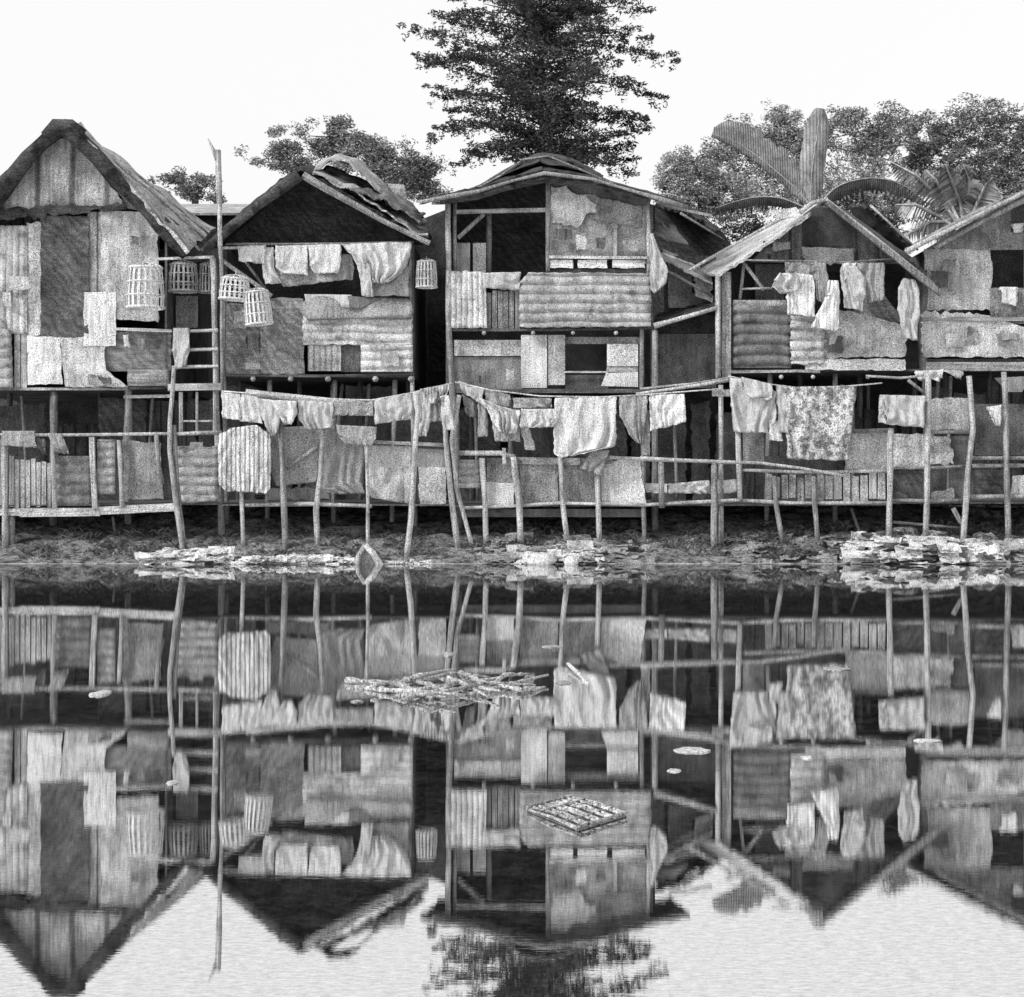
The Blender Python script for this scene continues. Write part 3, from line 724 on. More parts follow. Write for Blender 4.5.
P4 = thing('stilt_platform', 'long stilt platform with a slatted skirt under the dotted blanket', 'platform', P(770, 506, YP), GP)
pole('rail', P4, [(643, 505), (700, 502), (738, 500), (790, 503), (888, 503)], YP - .05, 1.9, W_L)
pole('rail', P4, [(742, 470), (800, 472), (888, 471)], YP - .1, 1.6, W_L)
boards('slat_skirt', P4, 765, 828, 476, 500, YP, 8, W_M, gap=1.6)
boards('slat_skirt', P4, 816, 886, 474, 501, YP - .03, 8, mat('wood', .34), gap=1.8)
surf('wall_panel', P4, [(846, 430, 889, 431), (845, 470, 889, 470)], YP + .02, mat('ply', .33, blot=.8), warp=.04, jag=1)
pole('rail', P4, [(846, 431), (889, 430)], YP - .04, 2, W_M)
surf('wall_panel', P4, box(743, 428, 764, 462), YP + .1, PL_M)
surf('wall_panel', P4, box(764, 456, 850, 472), YP + .3, PL_D)
post('post', P4, [(643, 440), (643, 500), (644, 525)], YP, 2.2, W_M)
pole('post', P4, [(661, 460), (662, 508)], YP - .1, 3, W_M)
post('post', P4, [(721, 385), (721, 420), (721, 460)], YP + .1, 2.6, W_L)
post('post', P4, [(714, 460), (714, 500), (714, 530)], YP - .1, 3.2, W_M)
pole('post', P4, [(738, 430), (740, 500)], YP - .14, 2.8, W_L)
post('post', P4, [(774, 476), (776, 505), (779, 522)], YP - .1, 2.6, W_M)
post('post', P4, [(814, 476), (815, 505), (816, 520)], YP - .1, 2.8, W_M)
post('post', P4, [(851, 508), (858, 528)], YP + .3, 1.8, W_D)
post('post', P4, [(891, 428), (890, 470), (889, 520)], YP - .2, 3, W_L)
pole('cap_block', P4, [(712, 393), (730, 393)], YP - .2, 4.5, W_M, sides=4)
surf('deck', P4, [(642, 505, 890, 505), (642, 500, 890, 500)], (YP, 3.4), W_D)

P5 = thing('stilt_platform', 'stilt platform of tall bamboo uprights and hanging panels near the right edge', 'platform', P(960, 504, YP), GP)
post('post', P5, [(928, 375), (928, 430), (926, 520)], YP - .25, 3, W_L)
post('post', P5, [(969, 376), (973, 430), (968, 470), (966, 500)], YP - .2, (2.6, 3), W_L)
post('post', P5, [(1004, 372), (1006, 420), (1008, 525)], YP - .15, (2.6, 3.2), W_M)
pole('rail', P5, [(892, 468), (926, 468), (968, 466)], YP - .05, 1.6, W_M)
pole('rail', P5, [(930, 432), (972, 432)], YP - .05, 1.8, W_M)
pole('rail', P5, [(892, 500), (930, 501), (968, 500)], YP - .08, 2, W_M)
pole('rail', P5, [(970, 497), (1050, 496), (1090, 496)], YP - .05, 2.6, W_M)
pole('rail', P5, [(972, 458), (1050, 458), (1090, 458)], YP - .05, 2.2, W_M)
pole('rail', P5, [(972, 466), (1050, 465), (1090, 465)], YP + .02, 2.2, W_M)
surf('wall_panel', P5, box(893, 434, 926, 468), YP + .04, PL_L, jag=1)
surf('wall_panel', P5, box(931, 398, 969, 430), YP + .02, mat('ply', .33, blot=.8), jag=1, warp=.04)
surf('wall_panel', P5, [(930, 436, 950, 436), (930, 464, 955, 464)], YP + .02, mat('ply', .5, blot=.8), jag=2)
surf('wall_panel', P5, box(950, 436, 970, 498), YP + .1, PL_D)
surf('wall_panel', P5, box(893, 470, 927, 498), YP + .15, WV_D)
surf('wall_panel', P5, [(932, 492, 955, 488), (932, 500, 955, 500)], YP, PL_M, jag=2)
surf('wall_panel', P5, box(975, 404, 1090, 455), YP + .3, PL_D)
surf('wall_panel', P5, box(974, 470, 1005, 494), YP + .2, WV_D)
surf('wall_panel', P5, [(1012, 476, 1090, 470), (1010, 498, 1090, 498)], YP, mat('ply', .5, blot=.7), warp=.05)
pole('brace', P5, [(953, 508), (965, 530)], YP, 2.4, W_M)
pole('brace', P5, [(893, 522), (960, 528)], YP + .2, 1.6, W_M)
pole('rail', P5, [(866, 376), (900, 378), (924, 376)], YP + .4, 1.4, W_L)
pole('brace', P5, [(908, 380), (926, 394)], YP + .3, 1.8, W_M)
surf('wall_panel', P5, [(994, 378, 1030, 376), (1008, 392, 1022, 392)], YP + .05, PL_M)
surf('deck', P5, [(890, 503, 1090, 503), (890, 499, 1090, 499)], (YP, 3.4), W_D)
post('post', P5, [(1060, 372), (1062, 525)], YP - .15, 3, W_M)

# loose poles
tag(pole('forked_pole', None, [(218, 150), (219, 190), (220, 246)], YF - .6, (3.2, 2.4), W_L, rough=.15), 'tall bare pole with a split fork at the top, rising between two roofs', 'pole')
fk = bpy.data.objects['forked_pole']
SEED[0] += 1
v_, f_ = tube_geo([P(217, 160, YF - .6), P(213, 150, YF - .62), P(208, 139, YF - .62)], [.04, .035, .015], 6, .15, 3)
link_mesh('fork', v_, f_, W_L, fk, smooth=True)
v_, f_ = tube_geo([P(220, 246, YF - .6), P(221, 262, YF - .6), P(222, 300, YF - .55), P(222, 392, YF - .5)], [.04, .035, .035, .03], 6, .1, 3)
link_mesh('lower_shaft', v_, f_, W_M, fk, smooth=True)
tag(pole('bamboo_pole', None, [(640, 458), (700, 461), (760, 463), (800, 468), (846, 476)], YP - .35, (2, 1.4), W_L), 'long bent bamboo pole lying along the railing below the dotted blanket', 'pole')
bp_ = thing('twin_poles', 'pair of pale bamboo poles lying side by side above the white trouser cloth', 'poles', P(680, 388, YF - .7))
pole('bamboo', bp_, [(636, 394), (680, 388), (730, 380)], YF - .75, 1.8, W_L)
pole('bamboo', bp_, [(640, 389), (690, 384), (730, 378)], YF - .6, 1.4, W_L)

# ================================================================== WASHING LINES & CLOTHES
tag(pole('clothesline', None, [(222, 391), (260, 394), (320, 399), (372, 400), (410, 393), (452, 383)], .7, .7, mat('wood', .5)), 'sagging washing line below the low gabled house with scrap roof', 'clothesline', 'washing lines')
tag(pole('clothesline', None, [(455, 382), (490, 390), (540, 396), (600, 397), (640, 395), (718, 389)], .7, .7, mat('wood', .5)), 'washing line holding the big white sheet below the ribbed tin parapet', 'clothesline', 'washing lines')
tag(pole('clothesline', None, [(728, 376), (760, 383), (800, 388), (850, 386), (882, 383)], .75, .7, mat('wood', .5)), 'washing line holding the dotted blanket', 'clothesline', 'washing lines')
tag(pole('rolled_mat', None, [(246, 393), (290, 398), (330, 402), (374, 403)], .9, (4.5, 4), mat('cloth', .42), rough=.15), 'long rolled grey mat behind the washing under the scrap roof house', 'mat')

def cloth(name, label, cat, rows, Y, m, nf=3, amp=.03, cr=.035, flap=.35, group=None, jag=.8):
    SEED[0] += 1
    v, f = surf_geo(rows, Y, step=2, fold=(nf, amp, cr), flap=flap, jag=jag, seed=SEED[0])
    base = P((rows[0][0] + rows[0][2]) / 2, (rows[0][1] + rows[0][3]) / 2, Y if isinstance(Y, (int, float)) else Y[0])
    o = link_mesh(name, v, f, m, loc=base, smooth=True, thick=.008)
    return tag(o, label, cat, group)
G1 = 'washing on the lower line, left of centre'
Yc = .7
cloth('towel', 'short white towel at the left end of the lower washing line, beside the porch frame', 'towel', [(222, 392, 240, 394), (222, 418, 241, 421)], Yc, C_W, group=G1)
cloth('towel', 'white towel second from the left end of the lower line, longer than its neighbour', 'towel', [(241, 394, 257, 397), (240, 421, 263, 424)], Yc, C_W, group=G1)
cloth('draped_cloth', 'pale cloth hanging to a sharp point on the lower line', 'cloth', [(256, 398, 281, 401), (260, 414, 281, 418), (267, 428, 279, 426), (272, 436, 275, 436)], Yc - .05, C_L, nf=2, group=G1)
cloth('draped_cloth', 'white cloth looped in a rounded scoop on the lower line', 'cloth', [(270, 400, 297, 401), (278, 415, 297, 414), (286, 425, 292, 425)], Yc - .1, C_W, nf=1.5, amp=.05, group=G1)
cloth('draped_cloth', 'light crumpled cloth with diagonal folds beside the rounded scoop cloth', 'cloth', [(298, 400, 333, 402), (299, 420, 333, 426), (308, 430, 332, 428)], Yc, C_L, nf=4, amp=.04, group=G1)
cloth('towel', 'short grey towel in the middle of the left lower line', 'towel', [(334, 403, 373, 400), (335, 415, 374, 416)], Yc, C_M, group=G1)
cloth('rag', 'small boat-shaped rag draped on the post top under the short grey towel', 'rag', [(336, 425, 377, 427), (339, 437, 376, 438), (346, 444, 371, 446)], Yc + .02, C_M, nf=2, group=G1)
cloth('shirt', 'light square shirt right of the short grey towel', 'shirt', [(374, 400, 412, 393), (375, 424, 412, 419)], Yc, C_L, nf=3, group=G1)
cloth('trousers', 'pale narrow trousers hanging long, left of the tied rag bundle', 'trousers', [(412, 392, 431, 390), (415, 410, 431, 412), (416, 436, 427, 437)], Yc, C_L, nf=2, group=G1)
cloth('vest', 'striped pale vest bunched on the line above the leaning twin posts', 'vest', [(420, 389, 449, 384), (426, 398, 448, 394), (432, 404, 441, 403)], Yc - .08, C_S2, nf=3, amp=.05, group=G1)
cloth('sock_cloth', 'slim pale cloth strip hanging over the leaning twin posts', 'cloth', [(440, 396, 449, 395), (441, 414, 452, 412), (444, 429, 455, 430)], Yc - .12, C_W, nf=1, group=G1)
cloth('cloth_piece', 'grey cloth half hidden behind the slim strip at the line end', 'cloth', [(426, 398, 441, 396), (428, 422, 442, 421)], Yc + .05, C_M, nf=2, group=G1)
cloth('striped_blanket', 'large pale striped blanket with rounded corners hanging over the lower rail', 'blanket', [(232, 428, 256, 425), (219, 434, 270, 434), (218, 460, 271, 460), (219, 484, 270, 488), (226, 491, 266, 493)], Yc - .02, C_S, nf=4, amp=.025, flap=.2)
G2 = 'washing on the lower line under the tin parapet'
cloth('vest', 'pale cloth slung right beside the post at the start of the middle line', 'cloth', [(459, 381, 484, 390), (462, 392, 481, 404)], Yc, C_L, group=G2)
cloth('towel', 'grey towel second on the middle line', 'towel', [(484, 389, 511, 395), (486, 403, 510, 408)], Yc + .04, C_M, group=G2)
cloth('scarf', 'dark narrow rag hanging between the first cloths of the middle line', 'scarf', [(462, 394, 474, 400), (466, 416, 476, 418)], Yc + .06, C_D, group=G2)
cloth('shorts', 'dull slim shorts left of the slanted white skirt', 'shorts', [(478, 400, 488, 402), (478, 437, 488, 437)], Yc + .08, C_M, nf=1.5, group=G2)
cloth('skirt', 'slanted white skirt with radiating folds on the middle line', 'skirt', [(478, 397, 505, 408), (488, 412, 520, 410), (494, 424, 519, 424), (501, 433, 516, 434)], Yc - .06, C_W, nf=3, amp=.05, group=G2)
cloth('cloth_piece', 'grey cloth hanging below the slanted white skirt', 'cloth', [(492, 418, 519, 412), (495, 441, 520, 441)], Yc + .03, C_M, group=G2)
cloth('rolled_towel', 'thin rolled towel lying along the middle line', 'towel', [(513, 398, 552, 398), (514, 408, 552, 408)], Yc + .02, C_M, nf=1, group=G2)
cloth('ruffled_cloth', 'short white ruffled cloth just left of the big white sheet', 'cloth', [(521, 409, 561, 409), (520, 428, 556, 427)], Yc - .05, C_W, nf=6, amp=.035, group=G2)
cloth('rag', 'small dull rag hanging under the ruffled cloth', 'rag', [(520, 427, 530, 427), (526, 450, 536, 450)], Yc + .05, C_M, nf=1, group=G2)
cloth('bed_sheet', 'big white bed sheet, the largest cloth on the middle line', 'sheet', [(555, 398, 616, 396), (554, 425, 616, 425), (554, 454, 616, 446), (560, 458, 590, 452)], Yc - .02, C_W, nf=3, amp=.06, cr=.07, group=G2)
cloth('draped_cloth', 'grey cloth narrowing to a tail right of the big white sheet', 'cloth', [(619, 396, 648, 395), (620, 416, 646, 414), (630, 436, 643, 438), (637, 443, 642, 444)], Yc, C_M, nf=2.5, amp=.05, group=G2)
cloth('rag', 'narrow dark grey strip behind the tailed cloth', 'rag', [(644, 410, 650, 410), (643, 456, 650, 456)], Yc + .1, C_M, nf=1, group=G2)
cloth('white_shorts', 'wide white shorts at the right end of the middle line', 'shorts', [(649, 395, 684, 394), (650, 412, 686, 412), (650, 431, 686, 422)], Yc, mat('stripe', .82, n=5.0, lo=.7), nf=3.5, group=G2)
cloth('rag', 'grey diamond-shaped rag caught on the rail under the big white sheet', 'rag', [(592, 450, 610, 450), (584, 462, 604, 464), (580, 468, 600, 475)], YP - .22, C_M, nf=1.5)
cloth('white_bundle', 'long white sheet stuffed along the floor below the bamboo pole', 'sheet', [(640, 483, 668, 484), (640, 492, 668, 494)], YP + .12, C_W, nf=2, amp=.05)
cloth('white_bundle', 'crumpled long white sheet spread low between two platform posts', 'sheet', [(668, 484, 710, 480), (668, 493, 712, 494)], YP + .1, C_W, nf=3, amp=.05, cr=.06)
cloth('white_bundle', 'short folded white sheet beside the platform post under the draped shirt', 'sheet', [(716, 481, 737, 479), (716, 494, 737, 492)], YP + .1, C_W, nf=2, amp=.04)
G3 = 'washing on the right lower line'
cloth('shirt', 'large loose pale shirt hanging left of the dotted blanket', 'shirt', [(731, 378, 764, 383), (730, 395, 776, 392), (732, 412, 776, 418), (734, 432, 768, 433)], Yc, C_L, nf=3, amp=.05, cr=.08, group=G3)
cloth('shirt_collar', 'folded cloth bunched over the top of the loose pale shirt', 'cloth', [(741, 377, 772, 384), (746, 394, 772, 398), (752, 398, 766, 400)], Yc - .1, C_L, nf=2, amp=.06, group=G3)
cloth('towel', 'thin pale towel pressed against the dotted blanket', 'towel', [(776, 385, 787, 387), (779, 432, 789, 433)], Yc - .03, C_L, nf=2, group=G3)
cloth('towel', 'small pale flap under the loose shirt', 'towel', [(769, 420, 779, 421), (769, 441, 783, 441)], Yc + .02, C_W, nf=1.5, group=G3)
cloth('dotted_blanket', 'large blanket with dark blotchy dots, hanging under the shirt-hung house', 'blanket', [(784, 387, 857, 386), (786, 420, 852, 420), (788, 458, 848, 461)], Yc - .04, C_DOT, nf=3, amp=.03, group=G3)
cloth('cloth_piece', 'narrow grey blanket edge showing below left of the dotted blanket', 'cloth', [(788, 440, 802, 440), (787, 459, 800, 460)], Yc + .06, C_M, group=G3)
cloth('towel', 'thin folded towel left of the wide pale towel on the right', 'towel', [(880, 395, 888, 395), (878, 422, 886, 424)], YP - .3, C_L, nf=2)
cloth('towel', 'wide pale towel with a hook-shaped fold between two tall bamboo posts', 'towel', [(886, 395, 925, 396), (886, 424, 924, 428)], YP - .35, C_L, nf=2, amp=.05, cr=.08)
cloth('rag', 'ragged white cloth lying over the rail below the black window house', 'rag', [(916, 371, 942, 370), (919, 379, 940, 381)], YF - .6, C_W, nf=2, amp=.05, jag=3)
cloth('rag', 'small pale rag hooked next to the ragged white cloth', 'rag', [(940, 370, 962, 371), (954, 376, 962, 380)], YF - .6, C_L, nf=1, jag=2)
cloth('rag', 'little white rag pegged beside the rightmost bamboo upright', 'rag', [(987, 407, 1002, 405), (993, 424, 1000, 426)], YP - .2, C_W, nf=1)
cloth('rag', 'faded cloth folded over the far left rail', 'rag', [(2, 431, 34, 431), (3, 446, 38, 447)], YP - .2, C_M, nf=2)
cloth('rag', 'tilted faded rag on the left rail beside the folded cloth', 'rag', [(47, 433, 62, 434), (54, 452, 69, 454)], YP - .2, C_M, nf=1.5)
cloth('rag', 'dark rag dangling between the two faded rags on the left rail', 'rag', [(34, 437, 46, 440), (40, 450, 46, 456)], YP - .12, C_D, nf=1)
# upper washing, house B
G4 = 'washing hung under the open gable'
Yb = 1.72
cloth('towel', 'small white towel at the left end under the dark open gable', 'towel', [(238, 246, 266, 245), (239, 262, 264, 264)], Yb, C_W, group=G4)
cloth('trousers', 'slim white trouser leg flaring out under the open gable', 'trousers', [(263, 248, 274, 247), (262, 268, 274, 268), (265, 284, 282, 283)], Yb + .04, C_W, nf=1.5, group=G4)
cloth('pillowcase', 'white pillowcase with rounded bottom, nearer the flaring trouser leg', 'pillowcase', [(276, 246, 308, 245), (275, 266, 308, 268), (282, 273, 308, 275)], Yb - .03, C_W, nf=1, group=G4)
cloth('pillowcase', 'white pillowcase with rounded bottom, nearer the big swagged cloth', 'pillowcase', [(309, 245, 341, 244), (309, 266, 341, 267), (315, 273, 338, 273)], Yb - .03, C_W, nf=1, group=G4)
cloth('quilt', 'grey quilt hanging behind the two white pillowcases', 'quilt', [(272, 256, 352, 254), (276, 276, 354, 268), (284, 287, 352, 279)], Yb + .1, C_M, nf=3, group=G4)
cloth('swagged_cloth', 'big pale cloth with swagged diagonal folds under the gable', 'cloth', [(341, 244, 411, 242), (352, 256, 410, 256), (360, 268, 405, 268), (368, 279, 396, 277), (376, 284, 388, 283)], Yb - .04, C_W, nf=4, amp=.06, cr=.08, group=G4)
cloth('scarf', 'pale scarf tail dropping from the swagged cloth', 'scarf', [(356, 262, 370, 264), (360, 280, 371, 280), (362, 296, 374, 297)], Yb - .09, C_L, nf=1, group=G4)
cloth('cloth_piece', 'grey cloth behind the swagged cloth beside the corner post', 'cloth', [(372, 272, 409, 266), (362, 296, 409, 296)], Yb + .07, C_M, nf=2, group=G4)
mt = thing('mattress', 'sagging pale mattress laid over the wall below the swagged cloth', 'mattress', P(357, 308, YF - .1))
SEED[0] += 1
surf('mattress_body', mt, [(310, 298, 408, 300), (302, 306, 412, 304), (302, 313, 413, 310), (308, 320, 411, 317)], (YF - .05, YF - .2), C_M, thick=.12, smooth=True, step=3, warp=.08)
surf('mattress_pad', mt, [(304, 294, 352, 295), (306, 303, 350, 308)], YF - .14, C_L, thick=.05, smooth=True, step=3, warp=.05)
tag(surf('dark_cushion', None, [(348, 296, 382, 299), (350, 308, 360, 309)], YF - .17, C_D, thick=.08, smooth=True, step=3), 'dark cushion tucked on top of the sagging mattress', 'cushion')
cloth('thrown_cloth', 'smooth pale cloth thrown over the porch wall beside the ribbed tin', 'cloth', [(482, 273, 521, 272), (483, 288, 519, 290)], YF - .22, C_L, nf=2)
cloth('hanging_sheet', 'white wind-blown triangular cloth at the corner of the two storey house', 'sheet', [(650, 232, 653, 234), (650, 250, 660, 252), (650, 275, 668, 270), (651, 288, 667, 282), (654, 293, 660, 290)], YF - .3, C_L, nf=1.5, amp=.03, flap=0)
cloth('towel', 'small pale rag hung from the black window sill at the right', 'rag', [(1000, 287, 1018, 287), (1003, 303, 1016, 306)], YF - .15, C_W, nf=1.5)
cloth('rag', 'tiny pale rag hung under the gable window at the right edge', 'rag', [(1012, 224, 1024, 223), (1014, 233, 1023, 232)], YF - .12, C_W, nf=1)
cloth('rag', 'small white strip dangling on the dark wall left of the porch', 'rag', [(123, 335, 129, 335), (124, 347, 130, 347)], YF - .1, C_W, nf=1)
# upper washing, house D
G5 = 'shirts hung on the gabled house front'
Yd = YF - .35
cloth('grey_blanket', 'grey folded cloth at the left of the shirts, behind the hat-shaped bundle', 'cloth', [(785, 262, 825, 263), (786, 280, 826, 282)], Yd + .08, C_M, group=G5)
cloth('cloth_bundle', 'round white bundled cloth with dark folds beside the grey folded cloth', 'cloth', [(780, 273, 796, 273), (774, 279, 803, 277), (773, 286, 800, 286), (780, 293, 794, 293)], Yd - .12, C_W, nf=2, amp=.08, cr=.1, flap=0, group=G5)
cloth('shirt', 'white striped shirt under the round bundled cloth', 'shirt', [(797, 273, 812, 275), (790, 284, 815, 284), (786, 296, 815, 298), (788, 314, 815, 317)], Yd - .05, mat('stripe', .85, n=5.0, lo=.65), nf=3, group=G5)
cloth('shirt', 'dark grey shirt between the two striped shirts', 'shirt', [(815, 262, 826, 263), (815, 285, 829, 286), (817, 300, 829, 306)], Yd, C_M, group=G5)
cloth('shirt', 'longest white striped shirt with wide hem, lowest of the shirts', 'shirt', [(828, 280, 838, 281), (826, 296, 840, 296), (818, 312, 839, 312), (811, 328, 838, 331)], Yd - .07, mat('stripe', .85, n=5.0, lo=.6), nf=3, group=G5)
cloth('shirt', 'pale blouse with short sleeves beside the dark brown shirt', 'shirt', [(842, 266, 856, 266), (840, 276, 868, 280), (843, 292, 866, 290), (844, 308, 863, 311)], Yd - .06, C_L, nf=2, amp=.05, group=G5)
cloth('shirt', 'dull dark shirt with spread sleeves, right end of the shirts', 'shirt', [(856, 263, 884, 263), (854, 280, 884, 280), (864, 304, 884, 300)], Yd, C_M, nf=2, amp=.05, group=G5)
cloth('cloth_piece', 'small white triangle cloth pegged left of the blouse', 'cloth', [(842, 263, 857, 263), (843, 280, 846, 281)], Yd - .02, C_W, nf=1, group=G5)
cloth('long_dress', 'long pale dress hanging alone on the right post of the shirt-hung house', 'dress', [(903, 278, 916, 280), (898, 290, 919, 290), (898, 310, 919, 312), (901, 325, 918, 330), (906, 338, 917, 341)], Yd - .05, C_L, nf=2, amp=.04)

# ================================================================== WICKER CAGES
def cage(label, x0, x1, y0, y1, Y, m, tilt=0, top=.86):
    cx = (x0 + x1) / 2; s = S(Y); h = (y1 - y0) * s; r = (x1 - x0) / 2 * s
    t = thing('wicker_cage', label, 'cage', P(cx, y1, Y), 'wicker cages hung along the eaves')
    base = Vector(t['_base']); n = 18
    def ring(name, z, rr, rad):
        pts = [base + Vector((math.cos(a) * rr, math.sin(a) * rr, z)) for a in [2*math.pi*k/20 for k in range(21)]]
        return tube(name, t, pts, rad, m, 5, .05, sub=0)
    V, Fc = [], []
    for k in range(n):
        a = 2 * math.pi * k / n; d = Vector((math.cos(a), math.sin(a), 0)); tan = Vector((-math.sin(a), math.cos(a), 0)) * r * .075
        prof = [(0, .97), (.35, 1.0), (.8, top + .06), (1.0, top)]
        for (z0, q0), (z1, q1) in zip(prof, prof[1:]):
            b = len(V)
            for z, q in ((z0, q0), (z1, q1)):
                c = base + d * r * q + Vector((0, 0, h * z))
                V += [c - tan - d * .005, c + tan - d * .005, c + tan + d * .005, c - tan + d * .005]
            for e in range(4): Fc.append((b + e, b + (e + 1) % 4, b + 4 + (e + 1) % 4, b + 4 + e))
    link_mesh('slats', V, Fc, m, t)
    ring('base_rim', h * .03, r * 1.0, r * .09); ring('top_rim', h, r * (top + .02), r * .08)
    for z, q in ((.33, 1.0), (.66, .97)): ring('hoop', h * z, r * q, r * .055)
    # domed lid of thin ribs
    V, Fc = [], []
    for k in range(6):
        a = math.pi * k / 6
        pts = [base + Vector((math.cos(a) * r * top * math.cos(b), math.sin(a) * r * top * math.cos(b), h + r * .28 * math.sin(b))) for b in [math.pi * j / 8 for j in range(9)]]
        v, f = tube_geo(pts, r * .035, 4, .05, k, 0)
        o = len(V); V += v; Fc += [tuple(i + o for i in ff) for ff in f]
    link_mesh('lid', V, Fc, m, t)
    tube('hook', t, [base + Vector((0, 0, h + r * .25)), base + Vector((0, 0, h + r * .55))], r * .03, m, 5, .05, sub=0)
    t.rotation_euler = (0, R(tilt), 0)
    return t
cage('large white wicker cage hanging on the pale wall, biggest of the cages', 127, 164, 268, 309, YF - .5, WICK)
cage('dim wicker cage in the porch shade, next to the large white cage', 169, 198, 265, 292, YF - .1, WICK_D)
cage('narrow dim wicker cage against the porch post', 199, 219, 265, 293, YF + .05, WICK_D)
cage('small white wicker cage right of the porch post, upper of the overlapping pair', 219, 249, 279, 300, YF - .7, WICK, 4)
cage('white wicker cage tilted lower, overlapping the small cage beside the brace', 246, 273, 292, 325, YF - .75, WICK, -6)
cage('grey wicker cage hanging alone in the dark gap between two houses', 416, 437, 262, 288, YF - .2, mat('wood', .42))

# ================================================================== RUBBISH ON THE BANK
def heap(name, label, x0, x1, ytop, n, mats, y0=-.15, y1=.7, smin=.12, smax=.4, seed=1, lift=.2):
    rnd = random.Random(seed)
    xa, xb = (x0 - 512) * S(.2), (x1 - 512) * S(.2)
    V, Fc = [], []
    for k in range(n):
        x = rnd.uniform(xa, xb); y = y0 + (y1 - y0) * rnd.random()
        e = min(1, min(x - xa, xb - x) / .4 + .3)
        sx, sy = rnd.uniform(smin, smax) * 1.5, rnd.uniform(smin, smax) * .6
        z = max(0, ground(x, y)) + rnd.random() * lift * e * (1 - .5 * (y - y0) / (y1 - y0)) + .01
        rz = rnd.uniform(-.8, .8); tx = rnd.uniform(-.1, 1.1)
        b = len(V); q = 5
        cz, sz, ct, st = math.cos(rz), math.sin(rz), math.cos(tx), math.sin(tx)
        for i in range(q):
            for j in range(q):
                u, v = (i / (q-1) - .5) * sx, (j / (q-1) - .5) * sy
                h = .05 * mn.noise(Vector((u * 9, v * 9, k))) + .03 * mn.noise(Vector((u * 20, v * 20, k + 9)))
                u *= 1 + .3 * mn.noise(Vector((j, k, 1))); 
                px, py, pz = u, v * ct - h * st, v * st + h * ct
                V.append((x + px * cz - py * sz, y + px * sz + py * cz, max(.006, z + pz)))
        for i in range(q - 1):
            for j in range(q - 1): Fc.append((b + i*q + j, b + i*q + j + 1, b + (i+1)*q + j + 1, b + (i+1)*q + j))
    o = link_mesh(name, V, Fc, mats, thick=.012)
    return tag(o, label, 'rubbish', None, 'stuff')
TR_W, TR_L, TR_M = mat('trash', .58), mat('trash', .46), mat('trash', .26)
heap('rubbish_heap', 'large pale heap of flattened rubbish at the waterline on the right', 848, 1000, 540, 180, TR_W, -.15, .9, .12, .42, 2, .3)
heap('rubbish_heap', 'dark scraps standing in for shaded gaps in the large pale heap on the right', 850, 1005, 540, 34, mat('trash', .1), -.15, .9, .12, .4, 22, .34)  # dark colour imitates the shaded gaps between the pale sheets
heap('rubbish_heap', 'smaller pale rubbish at the right edge of the bank', 990, 1090, 548, 80, TR_L, -.1, .8, .1, .4, 3, .3)
heap('rubbish_heap', 'pale heap of palm sheaths at the waterline on the left', 146, 234, 550, 70, TR_W, -.1, .4, .12, .4, 4, .18)
heap('rubbish_heap', 'low strip of pale litter at the waterline between the left posts', 240, 356, 556, 150, TR_W, -.12, .25, .06, .2, 5, .12)
heap('rubbish_heap', 'low pale heap of litter around the white bags', 505, 612, 548, 45, TR_W, -.1, .6, .08, .35, 12, .18)
heap('rubbish_heap', 'scattered grey litter on the middle bank', 480, 640, 545, 120, TR_M, -.05, 1.0, .1, .35, 6, .1)
heap('rubbish_heap', 'dull scattered scraps on the bank under the slatted skirt', 735, 850, 545, 80, TR_M, -.05, 1.2, .08, .3, 8, .08)
heap('rubbish_heap', 'thin litter beside the leaning front post', 388, 432, 558, 16, TR_L, -.1, .1, .05, .12, 7, .04)
def blob(name, label, cat, x, Y, z, sx, sy, sz, m, seed=0, kind=None):
    V, Fc = [], []; a, b = 12, 8
    for i in range(b + 1):
        th = math.pi * i / b
        for j in range(a):
            ph = 2 * math.pi * j / a
            d = Vector((math.sin(th) * math.cos(ph), math.sin(th) * math.sin(ph), math.cos(th)))
            r = 1 + .35 * mn.noise(d * 1.7 + Vector((seed, 0, 0))) + .15 * mn.noise(d * 4 + Vector((seed, 3, 0)))
            V.append((x + d.x * r * sx, Y + d.y * r * sy, z + d.z * r * sz))
    for i in range(b):
        for j in range(a): Fc.append((i*a + j, i*a + (j+1) % a, (i+1)*a + (j+1) % a, (i+1)*a + j))
    o = link_mesh(name, V, Fc, m, loc=(x, Y, z), smooth=True)
    return tag(o, label, cat, None, kind)
p = P(541, 560, .1)
blob('plastic_bag', 'bright white plastic bag at the water edge in the middle of the bank', 'bag', p.x, -.16, .07, .24, .15, .13, C_W, 2)
p = P(571, 560, .1)
blob('plastic_bag', 'smaller white plastic bag right of the bright bag', 'bag', p.x, -.14, .05, .12, .1, .1, C_W, 5)
rnd = random.Random(9)
for i, (px, Y, s_, lab) in enumerate([(815, .55, .2, 'dark rounded stone under the slatted skirt'), (905, 1.2, .22, 'grey boulder behind the large rubbish heap, left of the bamboo brace'), (935, 1.1, .2, 'grey boulder behind the large rubbish heap, at the bamboo brace'), (870, 1.0, .16, 'small grey boulder at the left end of the large heap'), (985, 1.0, .2, 'grey boulder on the bank by the right edge upright'), (112, .9, .16, 'dark stone on the bank under the left platform')]):
    x = (px - 512) * S(Y)
    blob('boulder', lab, 'boulder', x, Y, ground(x, Y) + s_ * .25, s_ * 1.3, s_, s_ * .8, mat('mud', .07 if 'dark' in lab else .17), i * 2.3)
